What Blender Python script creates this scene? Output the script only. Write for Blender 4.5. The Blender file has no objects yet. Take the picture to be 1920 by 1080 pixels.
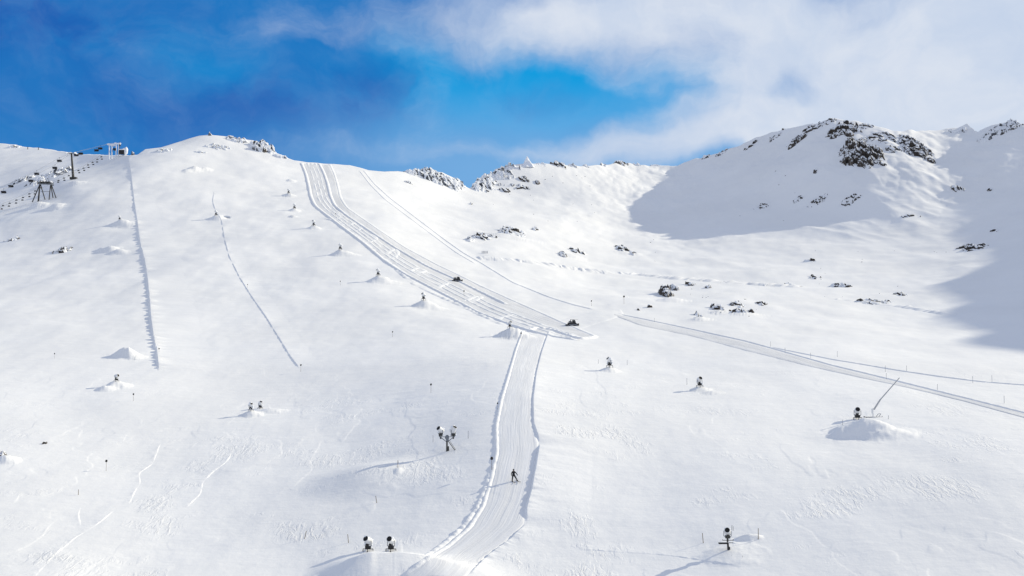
import bpy, math, random
import numpy as np
from mathutils import Vector, Matrix

# ------------------------------------------------------------------ camera, sky, sun
SC = bpy.context.scene
COL = SC.collection
W0, H0, F = 1920.0, 1080.0, 2058.0
PITCH = math.atan((680 - 540) / F)
CP, SP = math.cos(PITCH), math.sin(PITCH)
CZ = 60.0                                    # camera height above the valley datum

cam = bpy.data.cameras.new('camera'); cam_o = bpy.data.objects.new('camera', cam); COL.objects.link(cam_o)
cam.sensor_width = 36.0; cam.lens = 36.0 * F / W0
cam.clip_start = 1.0; cam.clip_end = 60000.0
cam_o.location = (0, 0, CZ); cam_o.rotation_euler = (math.pi / 2 + PITCH, 0, 0)
SC.camera = cam_o

SUN_AZ, SUN_EL = math.radians(66), math.radians(26.5)
TO_SUN = Vector((math.sin(SUN_AZ) * math.cos(SUN_EL), math.cos(SUN_AZ) * math.cos(SUN_EL), math.sin(SUN_EL)))
sun = bpy.data.lights.new('sun', 'SUN'); sun_o = bpy.data.objects.new('sun', sun); COL.objects.link(sun_o)
sun.energy = 3.1; sun.angle = math.radians(0.5); sun.color = (1.0, 0.91, 0.70)
sun_o.rotation_euler = TO_SUN.to_track_quat('Z', 'Y').to_euler()
sun_o.location = (600, 300, 500)
SC.view_settings.view_transform = 'Standard'; SC.view_settings.look = 'None'
SC.view_settings.gamma = 1.0; SC.view_settings.use_curve_mapping = False
SC.view_settings.exposure = 0.45
SC.cycles.max_bounces = 6; SC.cycles.diffuse_bounces = 4

def px_dir(u, v):
    a = (np.asarray(u, float) - 960) / F; b = (540 - np.asarray(v, float)) / F
    return a, CP - b * SP, SP + b * CP
def px_ke(u, v):
    x, y, z = px_dir(u, v)
    return x / y, z / y

class NT:
    def __init__(s, tree): s.t = tree; s.n = tree.nodes; s.l = tree.links
    def new(s, ty, **kw):
        n = s.n.new(ty)
        for k, v in kw.items(): setattr(n, k, v)
        return n
    def put(s, sock, v):
        if v is None: return
        if hasattr(v, 'is_linked'): s.l.new(v, sock)
        else: sock.default_value = v
    def math(s, op, a, b=None, c=None, clamp=False):
        n = s.new('ShaderNodeMath', operation=op, use_clamp=clamp)
        s.put(n.inputs[0], a); s.put(n.inputs[1], b); s.put(n.inputs[2], c); return n.outputs[0]
    def vmath(s, op, a, b=None):
        n = s.new('ShaderNodeVectorMath', operation=op); s.put(n.inputs[0], a); s.put(n.inputs[1], b)
        return n.outputs['Value'] if op in ('DISTANCE', 'DOT_PRODUCT', 'LENGTH') else n.outputs[0]
    def noise(s, vec, scale, detail=4, rough=0.5, dist=0.0, color=False):
        n = s.new('ShaderNodeTexNoise'); s.put(n.inputs['Vector'], vec)
        n.inputs['Scale'].default_value = scale; n.inputs['Detail'].default_value = detail
        n.inputs['Roughness'].default_value = rough; n.inputs['Distortion'].default_value = dist
        return n.outputs['Color' if color else 'Fac']
    def ramp(s, x, a, b, lo=0.0, hi=1.0, smooth=True):
        n = s.new('ShaderNodeMapRange'); n.interpolation_type = 'SMOOTHSTEP' if smooth else 'LINEAR'
        s.put(n.inputs[0], x); n.inputs[1].default_value = a; n.inputs[2].default_value = b
        n.inputs[3].default_value = lo; n.inputs[4].default_value = hi; return n.outputs[0]
    def mix(s, f, a, b):
        n = s.new('ShaderNodeMix', data_type='RGBA'); s.put(n.inputs[0], f)
        for i, v in ((6, a), (7, b)):
            if isinstance(v, tuple): v = tuple(v) + ((1,) if len(v) == 3 else ())
            s.put(n.inputs[i], v)
        return n.outputs[2]

def build_world():
    w = bpy.data.worlds.new("World"); SC.world = w; w.use_nodes = True
    t = NT(w.node_tree); t.n.clear()
    out = t.new('ShaderNodeOutputWorld'); bg = t.new('ShaderNodeBackground')
    t.l.new(bg.outputs[0], out.inputs[0]); bg.inputs[1].default_value = 0.10
    sky = t.new('ShaderNodeTexSky', sky_type='NISHITA'); sky.sun_disc = False
    sky.sun_elevation = SUN_EL; sky.sun_rotation = SUN_AZ; sky.altitude = 2000; sky.air_density = 1.0
    sky.dust_density = 0.2; sky.ozone_density = 3.0
    hs = t.new('ShaderNodeHueSaturation'); hs.inputs['Saturation'].default_value = 1.5
    hs.inputs['Value'].default_value = 1.0; t.l.new(sky.outputs[0], hs.inputs['Color'])
    tc = t.new('ShaderNodeTexCoord'); d = tc.outputs['Generated']
    sep = t.new('ShaderNodeSeparateXYZ'); t.l.new(d, sep.inputs[0])
    az = t.math('ARCTAN2', sep.outputs[0], sep.outputs[1]); el = t.math('ARCSINE', sep.outputs[2])
    comb = t.new('ShaderNodeCombineXYZ'); t.l.new(az, comb.inputs[0]); t.l.new(el, comb.inputs[1])
    p = t.vmath('SCALE', comb.outputs[0]); p.node.inputs['Scale'].default_value = 57.29578
    wn = t.noise(p, 0.11, 5, 0.55, color=True)
    wv = t.vmath('SUBTRACT', wn, (0.5, 0.5, 0.5)); wv2 = t.vmath('MULTIPLY', wv, (9.0, 6.5, 0.0))
    q = t.vmath('ADD', p, wv2)
    def blobs(lst, src):
        acc = None
        for (u, v, ru, rv, wgt) in lst:
            k, e = px_ke(u, v); a = math.degrees(math.atan(k)); b = math.degrees(math.atan(e / math.hypot(1, k)))
            dv = t.vmath('SUBTRACT', src, (a, b, 0)); dv = t.vmath('MULTIPLY', dv, (1 / (ru / 36.0), 1 / (rv / 36.0), 0))
            dist = t.vmath('LENGTH', dv)
            g = t.ramp(dist, 0.15, 1.25, wgt, 0.0)
            acc = g if acc is None else t.math('ADD', acc, g)
        return acc
    # thick white cloud
    C = blobs([(1250, 10, 430, 110, .75), (1100, 60, 200, 80, .28), (1720, 110, 430, 210, .85), (1500, 245, 340, 70, .65), (1250, 280, 270, 55, .5),
               (900, 60, 220, 95, .26), (550, 30, 90, 80, .18), (470, 60, 120, 50, .14), (800, 200, 80, 90, .20), (2300, 150, 500, 400, .9), (640, 120, 60, 90, .10),
               (1050, 305, 220, 40, .32), (740, 30, 180, 70, .14), (740, 295, 340, 34, .16), (1250, 180, 300, 70, .30), (1480, 150, 200, 100, .25), (1330, 130, 170, 70, .30), (1190, 235, 150, 50, .15)], q)
    hole = blobs([(1000, 192, 170, 55, .75), (1190, 168, 100, 34, .20), (1490, 160, 80, 50, .42), (610, 145, 150, 70, .35), (1130, 220, 120, 40, .15)], q)
    mps = t.new('ShaderNodeMapping'); t.put(mps.inputs[0], q); mps.inputs['Rotation'].default_value = (0, 0, -0.75); mps.inputs['Scale'].default_value = (0.35, 1.25, 1)
    streak = t.noise(mps.outputs[0], 0.26, 9, 0.66, 0.3)
    fine = t.math('ADD', t.math('MULTIPLY', t.noise(q, 0.24, 9, 0.66), 0.5), t.math('MULTIPLY', streak, 0.5))
    C = t.math('SUBTRACT', C, hole)
    C = t.math('ADD', C, t.math('MULTIPLY', t.math('SUBTRACT', fine, 0.5), 1.1))
    # unseen rest of the sky: cloud cover added to neutralise the fill light
    fill_cloud = t.ramp(t.noise(p, 0.035, 4, 0.6), 0.30, 0.50, 0.35, 1.0)
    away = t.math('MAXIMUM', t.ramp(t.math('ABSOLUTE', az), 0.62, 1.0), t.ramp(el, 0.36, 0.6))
    mask = t.math('ADD', t.ramp(C, 0.0, 1.0), t.math('MULTIPLY', fill_cloud, away), clamp=True)
    dark = blobs([(60, 40, 330, 110, .9), (250, 230, 280, 80, .6), (580, 205, 230, 75, .75), (700, 140, 120, 50, .35), (0, 0, 160, 80, .5), (1000, 190, 90, 35, .35)], q)
    cy = blobs([(950, 180, 380, 130, 1.0), (760, 120, 90, 90, .4), (420, 175, 120, 60, .45), (330, 90, 180, 60, .3), (1250, 170, 300, 90, .5)], q)
    azure = t.mix(t.math('MINIMUM', cy, 1.0), (0.12, 1.36, 3.95), (0.03, 2.45, 5.4))
    dark = t.math('MULTIPLY', dark, t.ramp(t.noise(q, 0.16, 5, 0.6), 0.36, 0.60, 0.45, 1.35))
    azure = t.mix(t.math('MINIMUM', dark, 1.0), azure, (0.11, 0.90, 3.35))
    azure = t.mix(t.ramp(t.noise(q, 0.5, 6, 0.6), 0.35, 0.75, 0.0, 0.07), azure, (3.5, 4.4, 5.6))
    base0 = t.mix(0.04, azure, hs.outputs[0])
    low = t.ramp(el, 0.175, 0.265, 1.0, 0.0)
    lowc = t.math('MULTIPLY', low, t.ramp(az, -0.30, -0.02, 0.05, 0.85))
    base = t.mix(lowc, base0, (1.5, 3.3, 5.7))
    shade = t.noise(q, 0.16, 6, 0.6)
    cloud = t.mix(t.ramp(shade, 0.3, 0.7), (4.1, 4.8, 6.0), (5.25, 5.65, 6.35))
    cloud = t.mix(away, cloud, (3.38, 3.78, 4.72))  # out-of-view cloud gets its own colour, set for the fill it gives
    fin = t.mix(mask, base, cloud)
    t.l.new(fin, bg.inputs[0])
build_world()

# ------------------------------------------------------------------ numpy noise
_rs = np.random.RandomState(7)
_perm = _rs.permutation(1024)
_grad = np.stack([np.cos(_a := _rs.rand(1024) * 2 * math.pi), np.sin(_a)], 1)
def perlin(x, y):
    xi = np.floor(x).astype(int); yi = np.floor(y).astype(int); xf = x - xi; yf = y - yi
    def g(ix, iy, dx, dy):
        h = _perm[(_perm[ix & 1023] + iy) & 1023]; gr = _grad[h]
        return gr[..., 0] * dx + gr[..., 1] * dy
    s = xf * xf * xf * (xf * (xf * 6 - 15) + 10); t = yf * yf * yf * (yf * (yf * 6 - 15) + 10)
    a = g(xi, yi, xf, yf); b = g(xi + 1, yi, xf - 1, yf); c = g(xi, yi + 1, xf, yf - 1); d = g(xi + 1, yi + 1, xf - 1, yf - 1)
    return (a + s * (b - a)) * (1 - t) + (c + s * (d - c)) * t
def fbm(x, y, o=4, r=0.5):
    s = 0; a = 1.0
    for i in range(o):
        s = s + a * perlin(x * 2 ** i + 17.3 * i, y * 2 ** i - 9.1 * i); a *= r
    return s
def sstep(a, b, x):
    t = np.clip((x - a) / (b - a), 0, 1); return t * t * (3 - 2 * t)

# ------------------------------------------------------------------ terrain shape
SKY = [(-2600, 330), (-900, 300), (-300, 282), (0, 270), (30, 272), (60, 277), (100, 281), (130, 285), (160, 289), (200, 290), (240, 291),
       (258, 290), (272, 279), (300, 275), (330, 266), (372, 255), (392, 253), (430, 256), (460, 260), (475, 262), (500, 272),
       (515, 284), (545, 298), (552, 301), (575, 305), (620, 308), (655, 310), (690, 320), (720, 323), (745, 321), (760, 323), (800, 321),
       (830, 325), (855, 338), (872, 350), (880, 354), (890, 347), (905, 335), (930, 321), (960, 309), (985, 306), (1000, 307), (1050, 308),
       (1100, 312), (1150, 308), (1180, 305), (1220, 309), (1270, 309), (1310, 298), (1340, 288), (1380, 275), (1420, 260), (1450, 249),
       (1480, 243), (1520, 233), (1560, 223), (1600, 227), (1640, 237), (1680, 247), (1700, 246), (1740, 243), (1780, 243), (1798, 241),
       (1813, 233), (1822, 240), (1834, 249), (1846, 238), (1862, 231), (1885, 228), (1910, 232), (1940, 234), (2050, 300), (2300, 400), (3000, 440), (4600, 450)]
CTRL = [  # pixel column, pixel row, depth in metres
 (-1500,1080,175),(-1500,700,330),(-1500,480,640),(-1500,310,1200),
 (-500,1080,172),(-500,760,300),(-500,560,500),(-500,420,780),(-500,295,1150),
 (0,1080,170),(0,850,238),(0,700,325),(0,600,420),(0,500,560),(0,440,650),(0,385,745),(0,340,900),(0,275,1100),
 (130,1080,172),(130,760,290),(130,600,420),(130,480,570),(130,400,680),(130,340,775),(130,290,1010),
 (250,1080,175),(250,900,225),(250,760,290),(250,650,370),(250,550,472),(250,450,600),(250,350,738),(250,300,820),
 (390,1080,175),(390,700,335),(390,500,530),(390,400,668),(390,292,845),(390,258,885),
 (560,1080,175),(560,900,220),(560,760,290),(560,690,340),(560,600,422),(560,500,535),(560,400,680),(560,308,860),
 (740,1080,172),(740,900,213),(740,760,275),(740,640,375),(740,540,480),(740,460,600),(740,400,715),(740,326,890),
 (850,480,610),(860,420,740),(865,365,905),
 (960,1080,170),(960,893,205),(960,830,222),(960,700,292),(960,620,400),(960,580,462),(960,520,560),(960,470,655),(960,420,770),(960,395,850),(960,380,925),(960,350,952),(960,312,985),(1060,400,870),(1060,375,945),(1060,345,975),(1060,312,1015),
 (1150,1080,170),(1150,900,205),(1150,720,285),(1150,640,380),(1150,590,455),(1150,560,520),(1150,500,675),(1150,440,825),(1150,400,910),(1150,350,1000),(1150,312,1070),
 (1270,430,860),(1270,385,945),(1270,340,1045),(1270,312,1100),
 (1350,1080,168),(1350,900,203),(1350,740,270),(1350,650,365),(1350,590,455),(1350,540,570),(1350,490,700),(1350,440,815),(1350,400,885),(1350,340,985),(1350,290,1070),
 (1450,440,790),(1450,400,860),(1450,320,935),(1450,255,1020),
 (1560,1080,165),(1560,900,200),(1560,800,235),(1560,700,300),(1560,640,370),(1560,560,520),(1560,500,645),(1560,440,765),(1560,400,815),(1560,340,860),(1560,230,960),
 (1700,700,300),(1700,560,520),(1700,450,720),(1700,400,775),(1700,330,835),(1700,252,925),
 (1800,450,690),(1800,380,790),(1800,300,870),(1800,246,950),
 (1900,1080,160),(1900,850,208),(1900,760,252),(1900,700,300),(1900,650,360),(1900,600,430),(1900,500,560),(1900,400,715),(1900,300,830),(1900,240,880),
 (2300,1080,160),(2300,700,300),(2300,560,520),(2300,440,690),(2300,330,880),
 (3400,1080,160),(3400,700,300),(3400,560,520),(3400,400,750),
]
sk = np.array([px_ke(u, v) for u, v in SKY]); sk = sk[np.argsort(sk[:, 0])]
cc = np.array([px_ke(u, v) for u, v, _ in CTRL]); cd = np.log(np.array([c[2] for c in CTRL], float))
def tps(r2): return 0.5 * r2 * np.log(np.maximum(r2, 1e-12))
SX = np.array([1.0, 2.0])
ccs = cc * SX
K = tps(((ccs[:, None] - ccs[None]) ** 2).sum(-1)) + np.eye(len(ccs)) * 4e-4
Pm = np.c_[np.ones(len(ccs)), ccs]
A = np.block([[K, Pm], [Pm.T, np.zeros((3, 3))]])
sol = np.linalg.solve(A, np.r_[cd, 0, 0, 0]); wr, wa = sol[:len(ccs)], sol[len(ccs):]
def depth_at(k, e):
    k = np.asarray(k, float); e = np.asarray(e, float); sh = k.shape; q = np.stack([k.ravel(), e.ravel()], 1) * SX
    out = wa[0] + q @ wa[1:]
    for i in range(len(ccs)):
        out += wr[i] * tps(((q - ccs[i]) ** 2).sum(1))
    return np.exp(out).reshape(sh)

kin = (np.arange(-40, 1960.1, 1.5) - 960) / F
kl = np.linspace(-1.9, kin[0], 150)[:-1]; kr = np.linspace(kin[-1], 1.6, 140)[1:]
KC = np.concatenate([kl, kin, kr]); NC = len(KC)
ES = np.interp(KC, sk[:, 0], sk[:, 1])
EB = px_ke(960, 1085)[1]
NR = 560
s = np.linspace(0, 1, NR)
E = EB + (ES[:, None] - EB) * s[None]
KK = np.repeat(KC[:, None], NR, 1)
Y = depth_at(KK, E)
dmin = 0.06
for j in range(1, NR): Y[:, j] = np.maximum(Y[:, j], Y[:, j - 1] + dmin)
ELO = -np.geomspace(1.6, -EB + 0.001, 60)[:-1]
YL = (Y[:, :1] * (0.05 - EB)) / (0.05 - ELO[None]); EL_ = np.repeat(ELO[None], NC, 0)
tb = np.array([2, 5, 10, 18, 30, 50, 80, 120, 180, 260, 380, 550, 800])
YB = Y[:, -1:] + tb[None]
Zc = (E[:, -1] * Y[:, -1])[:, None]
ZB = Zc - np.where(tb < 30, tb ** 2 / 70.0, 30 ** 2 / 70. + (tb - 30) * 0.45)[None]
Yg = np.concatenate([YL, Y, YB], 1)
Zg = np.concatenate([EL_ * YL, E * Y, ZB], 1)
Xg = KC[:, None] * Yg
ROWS = Yg.shape[1]
# undulation of the snow
fade = lambda d0, d1: 1 - sstep(d0, d1, Yg)
ridge = np.concatenate([np.zeros((NC, 59)), np.repeat(s[None], NC, 0), np.ones((NC, len(tb)))], 1)
Zg = Zg + 1.3 * fbm(Xg / 95, Yg / 95, 2) * sstep(150, 500, Yg)
Zg = Zg + (0.55 + 0.65 * sstep(350, 600, Yg)) * fbm(Xg / 38 + 5, Yg / 50, 3)
Zg = Zg + 0.30 * fbm(Xg / 17 + 1, Yg / 22 + 8, 3) * sstep(280, 420, Yg) * fade(700, 1000)
Zg = Zg + 0.10 * fbm(Xg / 9 + 3, Yg / 13, 3) * fade(450, 800)
right_rim = sstep(900, 1300, 960 + F * Xg / Yg) * sstep(0.70, 0.98, ridge)
Zg = Zg + right_rim * (3.0 * fbm(Xg / 28, Yg / 40, 3) + 1.2 * np.abs(fbm(Xg / 12, Yg / 16, 2)))
# fluting on the face below the right-hand ridge
flute = sstep(1450, 1560, 960 + F * Xg / Yg) * (1 - sstep(1850, 1950, 960 + F * Xg / Yg)) * sstep(700, 780, Yg) * (1 - sstep(880, 960, Yg))
Zg = Zg + flute * 2.2 * (0.5 - np.abs(fbm(Xg / 26 + 0.4 * Yg / 26, Yg / 120, 2)))
# wind-slab edges and drifts in the near field
n1 = fbm(Xg / 34 + 0.25 * Yg / 34, Yg / 44 + 11, 4, 0.55); n2 = fbm(Xg / 21 - 3, Yg / 60 + 2, 4, 0.55)
nearw = fade(260, 420)
for lv, src in ((0.12, n1), (0.34, n1), (0.0, n2)):
    Zg = Zg + nearw * 0.05 * sstep(-0.012, 0.012, src - lv) * sstep(0.0, 0.35, fbm(Xg / 60 + lv * 9, Yg / 60, 2) + 0.12)

def _find(x, y):
    k = x / y; c = np.clip(np.searchsorted(KC, k) - 1, 0, NC - 2); f = np.clip((k - KC[c]) / (KC[c + 1] - KC[c]), 0, 1); return c, f
def height(x, y):
    x = np.asarray(x, float); y = np.asarray(y, float); x, y = np.broadcast_arrays(x, y); sh = x.shape; x = x.ravel(); y = y.ravel()
    c, f = _find(x, y); res = []
    for cc_ in (c, c + 1):
        lo = np.zeros(len(x), int); hi = np.full(len(x), ROWS - 1)
        for _ in range(11):
            m = (lo + hi) // 2; g = Yg[cc_, m] <= y; lo = np.where(g, m, lo); hi = np.where(g, hi, m)
        lo = np.minimum(lo, ROWS - 2)
        t = np.clip((y - Yg[cc_, lo]) / (Yg[cc_, lo + 1] - Yg[cc_, lo]), 0, 1)
        res.append(Zg[cc_, lo] * (1 - t) + Zg[cc_, lo + 1] * t)
    return (res[0] * (1 - f) + res[1] * f).reshape(sh)
_T = np.geomspace(60, 1500, 700)
def ground(u, v):
    """pixel(s) -> x, y, z (camera at origin) where the view ray meets the snow; None-safe: misses return the closest approach"""
    u = np.atleast_1d(np.asarray(u, float)); v = np.atleast_1d(np.asarray(v, float)); u, v = np.broadcast_arrays(u, v)
    dx, dy, dz = px_dir(u, v); k = dx / dy; e = dz / dy
    yy = _T[None] * np.ones((len(u), 1)); d = e[:, None] * yy - height(k[:, None] * yy, yy)
    hit = d < 0; first = np.argmax(hit, 1); miss = ~hit.any(1)
    first = np.where(miss, np.argmin(d, 1), first)
    a = _T[np.maximum(first - 1, 0)]; b = _T[first]
    for _ in range(14):
        m = (a + b) / 2; g = e * m - height(k * m, m) > 0; a = np.where(g, m, a); b = np.where(g, b, m)
    y = np.where(miss, _T[first], b); x = k * y
    return x, y, height(x, y), miss
def g1(u, v):
    x, y, z, m = ground(u, v); return float(x[0]), float(y[0]), float(z[0])

# mounds of blown snow and one added rise: pixel of the top, height and radii in metres
MOUNDS = [  # u, v_top, h, rx, ry, power
 (692,880,1.7,15,13,9),  # broad rise added to shorten the shadow of the twin-gun tower
 (1610,788,2.7,7.5,7.0,1.2),(1650,790,2.0,8,6,1.2),(1575,806,1.1,3.5,3,1.2),
 (1366,1032,0.6,6,5,1.6),(1402,1000,0.9,2.8,1.1,1.4),
 (470,768,1.5,3.6,3.2,1.3),(505,765,0.9,5,3.5,1.4),
 (1143,686,1.5,3.8,3.4,1.2),(1312,723,1.2,3.6,3.2,1.2),(1335,732,0.7,4,2,1.3),
 (218,712,1.9,4.6,4.0,1.2),(196,722,1.3,3.6,3.0,1.2),(232,650,3.2,5.6,5.0,1.15),(248,655,1.8,5,4,1.3),
 (956,614,3.3,6.8,6.0,1.1),(975,618,1.5,6,4,1.4),
 (794,562,2.9,6.4,6,1.1),(812,568,1.2,7,5,1.4),(709,516,2.9,6.6,6,1.1),(726,520,1.1,7,5,1.4),(638,467,2.9,6.6,6,1.1),(655,472,1.2,7,5,1.4),
 (588,421,2.2,5,5,1.1),(552,389,2.2,5,5,1.1),(541,361,2.4,6,5,1.1),(545,335,1.8,5,5,1.2),
 (549,402,1.6,4,3,1.2),(405,402,2.8,7,6,1.1),(224,411,3.4,7,7,1.1),(240,414,2,9,7,1.3),(205,460,2.6,6,6,1.2),(222,466,2.2,7,5,1.3),(190,463,1.6,4,4,1.2),
 (365,310,3.4,7,7,1.2),(352,316,2,6,6,1.2),(385,313,2,6,6,1.2),(70,377,3.6,9,8,1.2),(103,380,3.4,8,8,1.2),
 (747,879,0.4,1.3,2.4,1.2),(10,852,1.4,3.4,3,1.2),(138,338,3.0,9,8,1.3),
 (1258,556,2.2,10,6,1.2),(1312,592,1.6,6,4,1.2),(1350,580,1.6,7,4,1.2),(1400,583,1.5,10,5,1.2),
 (1070,475,1.8,12,7,1.3),(1172,470,1.8,12,7,1.3),(950,437,2.5,24,10,1.3),
]
MX = {}
for (u, v, h, rx, ry, pw) in MOUNDS:
    _, y0, _ = g1(u, v + 2); vb = v + h * F / y0
    x, y, z = g1(u, min(vb, 1300)); MX[(u, v)] = (x, y)
    if pw < 9: h *= 0.85; rx *= 0.9; ry *= 0.9
    rr = np.hypot((Xg - x) / rx, (Yg - y) / ry)
    sel = rr < 1.8
    if not sel.any(): continue
    xs_, ys_, rv = Xg[sel], Yg[sel], rr[sel]
    if pw >= 9:
        Zg[sel] += h * sstep(0, 1, np.clip(1 - rv, 0, 1)); continue
    rv = rv * (1 + 0.26 * fbm(xs_ / (0.7 * rx) + u, ys_ / (0.6 * ry), 3)) * (1 - 0.12 * (xs_ - x) / rx)
    m = np.clip(1 - rv, 0, 1); shape = sstep(0, 1, m) ** (1 / pw) * 0.6 + 0.4 * m ** 1.1
    Zg[sel] += h * shape * (1 + 0.11 * fbm(xs_ / (0.3 * rx), ys_ / (0.22 * ry), 2) * sstep(0.05, 0.35, m))
    # thin fan of blown snow beside the pile
    Zg[sel] += 0.08 * h * np.clip(1.6 - rr[sel], 0, 1) * (0.5 + fbm(xs_ / (0.3 * rx), ys_ / (0.3 * ry), 3))

# long foreground heap: level crest, steep face toward the camera, left end falling away
xa_, ya_ = [(uu - 960) / F * 170.0 for uu in (560, 700, 745, 1000)], 170.5
win = sstep(xa_[0], xa_[1], Xg) * (1 - sstep(xa_[2], xa_[3], Xg))
cy_ = ya_ + 0.30 * fbm(Xg / 9, Xg * 0 + 3, 2) - 0.20 * (Xg + 21)
dyy = cy_ - Yg
front = np.clip(1 - dyy / 5.6, 0, 1) ** 1.15; back = np.exp(-(np.minimum(dyy, 0) / 6.0) ** 2)
Zg = Zg + 3.9 * win * np.where(dyy > 0, front, back) + 0.20 * win * fbm(Xg / 4.5, Yg / 1.2, 3, 0.5) * (np.abs(dyy) < 7)

def mesh_grid(name, X, Yy, Z, mat, smooth=True, uv=None):
    n, m = X.shape; co = np.stack([X, Yy, Z + CZ], -1).reshape(-1, 3).astype(np.float32)
    idx = np.arange(n * m).reshape(n, m)
    q = np.stack([idx[:-1, :-1], idx[1:, :-1], idx[1:, 1:], idx[:-1, 1:]], -1).reshape(-1, 4)
    me = bpy.data.meshes.new(name); me.vertices.add(len(co)); me.vertices.foreach_set('co', co.ravel())
    me.loops.add(q.size); me.loops.foreach_set('vertex_index', q.ravel().astype(np.int32))
    me.polygons.add(len(q)); me.polygons.foreach_set('loop_start', (np.arange(len(q)) * 4).astype(np.int32))
    me.polygons.foreach_set('use_smooth', np.full(len(q), smooth))
    if uv is not None:
        ul = me.uv_layers.new(name='UVMap'); ul.data.foreach_set('uv', uv.reshape(-1, 2)[q.ravel()].astype(np.float32).ravel())
    me.update(); me.validate(); me.materials.append(mat)
    o = bpy.data.objects.new(name, me); COL.objects.link(o); return o

# ------------------------------------------------------------------ materials
def new_mat(name):
    m = bpy.data.materials.new(name); m.use_nodes = True; t = NT(m.node_tree); b = t.n['Principled BSDF']; return m, t, b
def obj_pos(t): return t.new('ShaderNodeNewGeometry').outputs['Position']
def snow_mat(name, col=(0.875, 0.88, 0.885), bump=1.0, groomed=False):
    m, t, b = new_mat(name); p = obj_pos(t)
    b.inputs['Roughness'].default_value = 0.75; b.inputs['Specular IOR Level'].default_value = 0.25
    n0 = t.noise(p, 0.02, 3, 0.5)
    b.inputs['Base Color'].default_value = (*col, 1)
    c2 = tuple(c * 0.965 for c in col)
    t.l.new(t.mix(t.ramp(n0, 0.35, 0.65), col, c2), b.inputs['Base Color'])
    # wind ripples, in patches; rough crust; fine grain
    mp = t.new('ShaderNodeMapping'); t.put(mp.inputs[0], p); mp.inputs['Rotation'].default_value = (0, 0, 0.5); mp.inputs['Scale'].default_value = (1.0, 0.28, 0.6)
    rip = t.noise(mp.outputs[0], 1.1, 5, 0.62, 0.6)
    sp = t.new('ShaderNodeSeparateXYZ'); t.l.new(p, sp.inputs[0]); far = sp.outputs[1]
    patch = t.math('MULTIPLY', t.ramp(t.noise(p, 0.055, 4, 0.6), 0.52, 0.68), t.ramp(far, 215, 330, 1.0, 0.12))   # wind crust lies on the lower field
    crust = t.noise(p, 0.33, 5, 0.6)
    mp2 = t.new('ShaderNodeMapping'); t.put(mp2.inputs[0], p); mp2.inputs['Rotation'].default_value = (0, 0, -0.35); mp2.inputs['Scale'].default_value = (0.12, 0.5, 0.4)
    big = t.noise(mp2.outputs[0], 0.6, 4, 0.55)
    h = t.math('MULTIPLY', t.math('MULTIPLY', t.ramp(rip, 0.42, 0.62), patch), 0.075)
    h = t.math('ADD', h, t.math('MULTIPLY', crust, t.ramp(far, 240, 420, 0.13, 0.05)))
    h = t.math('ADD', h, t.math('MULTIPLY', big, 0.16))
    bp = t.new('ShaderNodeBump'); bp.inputs['Strength'].default_value = bump; bp.inputs['Distance'].default_value = 1.0
    t.l.new(h, bp.inputs['Height']); t.l.new(bp.outputs[0], b.inputs['Normal'])
    return m
M_SNOW = snow_mat('snow')
def piste_mat(name, col, amp=1.0, stripe=1.0):
    m, t, b = new_mat(name); uv = t.new('ShaderNodeUVMap'); uv.uv_map = 'UVMap'
    b.inputs['Roughness'].default_value = 0.7; b.inputs['Specular IOR Level'].default_value = 0.25
    mp = t.new('ShaderNodeMapping'); t.put(mp.inputs[0], uv.outputs[0]); mp.inputs['Scale'].default_value = (1, 0.03, 1)
    lane = t.noise(mp.outputs[0], 0.55 * stripe, 4, 0.6)
    lane2 = t.noise(mp.outputs[0], 2.2 * stripe, 3, 0.6)
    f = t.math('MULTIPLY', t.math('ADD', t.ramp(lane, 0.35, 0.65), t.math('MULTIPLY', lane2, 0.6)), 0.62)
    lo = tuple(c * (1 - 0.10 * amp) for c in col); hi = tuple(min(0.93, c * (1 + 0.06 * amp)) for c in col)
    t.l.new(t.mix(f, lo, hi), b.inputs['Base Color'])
    p = obj_pos(t)
    h = t.math('ADD', t.math('MULTIPLY', lane2, 0.10), t.math('MULTIPLY', t.noise(p, 1.5, 3, 0.6), 0.03))
    bp = t.new('ShaderNodeBump'); bp.inputs['Strength'].default_value = 0.8; bp.inputs['Distance'].default_value = 1.0
    t.l.new(h, bp.inputs['Height']); t.l.new(bp.outputs[0], b.inputs['Normal'])
    return m
def rock_mat(name, th, dark, snowy=1.0):
    m, t, b = new_mat(name); g = t.new('ShaderNodeNewGeometry'); p = g.outputs['Position']
    b.inputs['Roughness'].default_value = 0.85; b.inputs['Specular IOR Level'].default_value = 0.2
    sep = t.new('ShaderNodeSeparateXYZ'); t.l.new(g.outputs['Normal'], sep.inputs[0])
    mp = t.new('ShaderNodeMapping'); t.put(mp.inputs[0], p); mp.inputs['Rotation'].default_value = (0, 0.5, 0); mp.inputs['Scale'].default_value = (0.45, 0.6, 1.7)
    n = t.noise(mp.outputs[0], 0.5, 6, 0.7); n2 = t.noise(p, 0.2, 4, 0.6)
    a = t.math('ADD', sep.outputs[2], t.math('MULTIPLY', t.math('SUBTRACT', n, 0.5), 1.1))
    a = t.math('ADD', a, t.math('MULTIPLY', t.math('SUBTRACT', n2, 0.5), 0.5))
    sn = t.ramp(a, th - 0.05, th + 0.05)
    rk = t.mix(t.ramp(n2, 0.3, 0.7), dark, (dark[0] * 2.3, dark[1] * 2.1, dark[2] * 1.9))
    t.l.new(t.mix(sn, rk, (0.84, 0.86, 0.89)), b.inputs['Base Color'])
    bp = t.new('ShaderNodeBump'); bp.inputs['Strength'].default_value = 0.9; bp.inputs['Distance'].default_value = 0.5
    t.l.new(n, bp.inputs['Height']); t.l.new(bp.outputs[0], b.inputs['Normal'])
    return m
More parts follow.
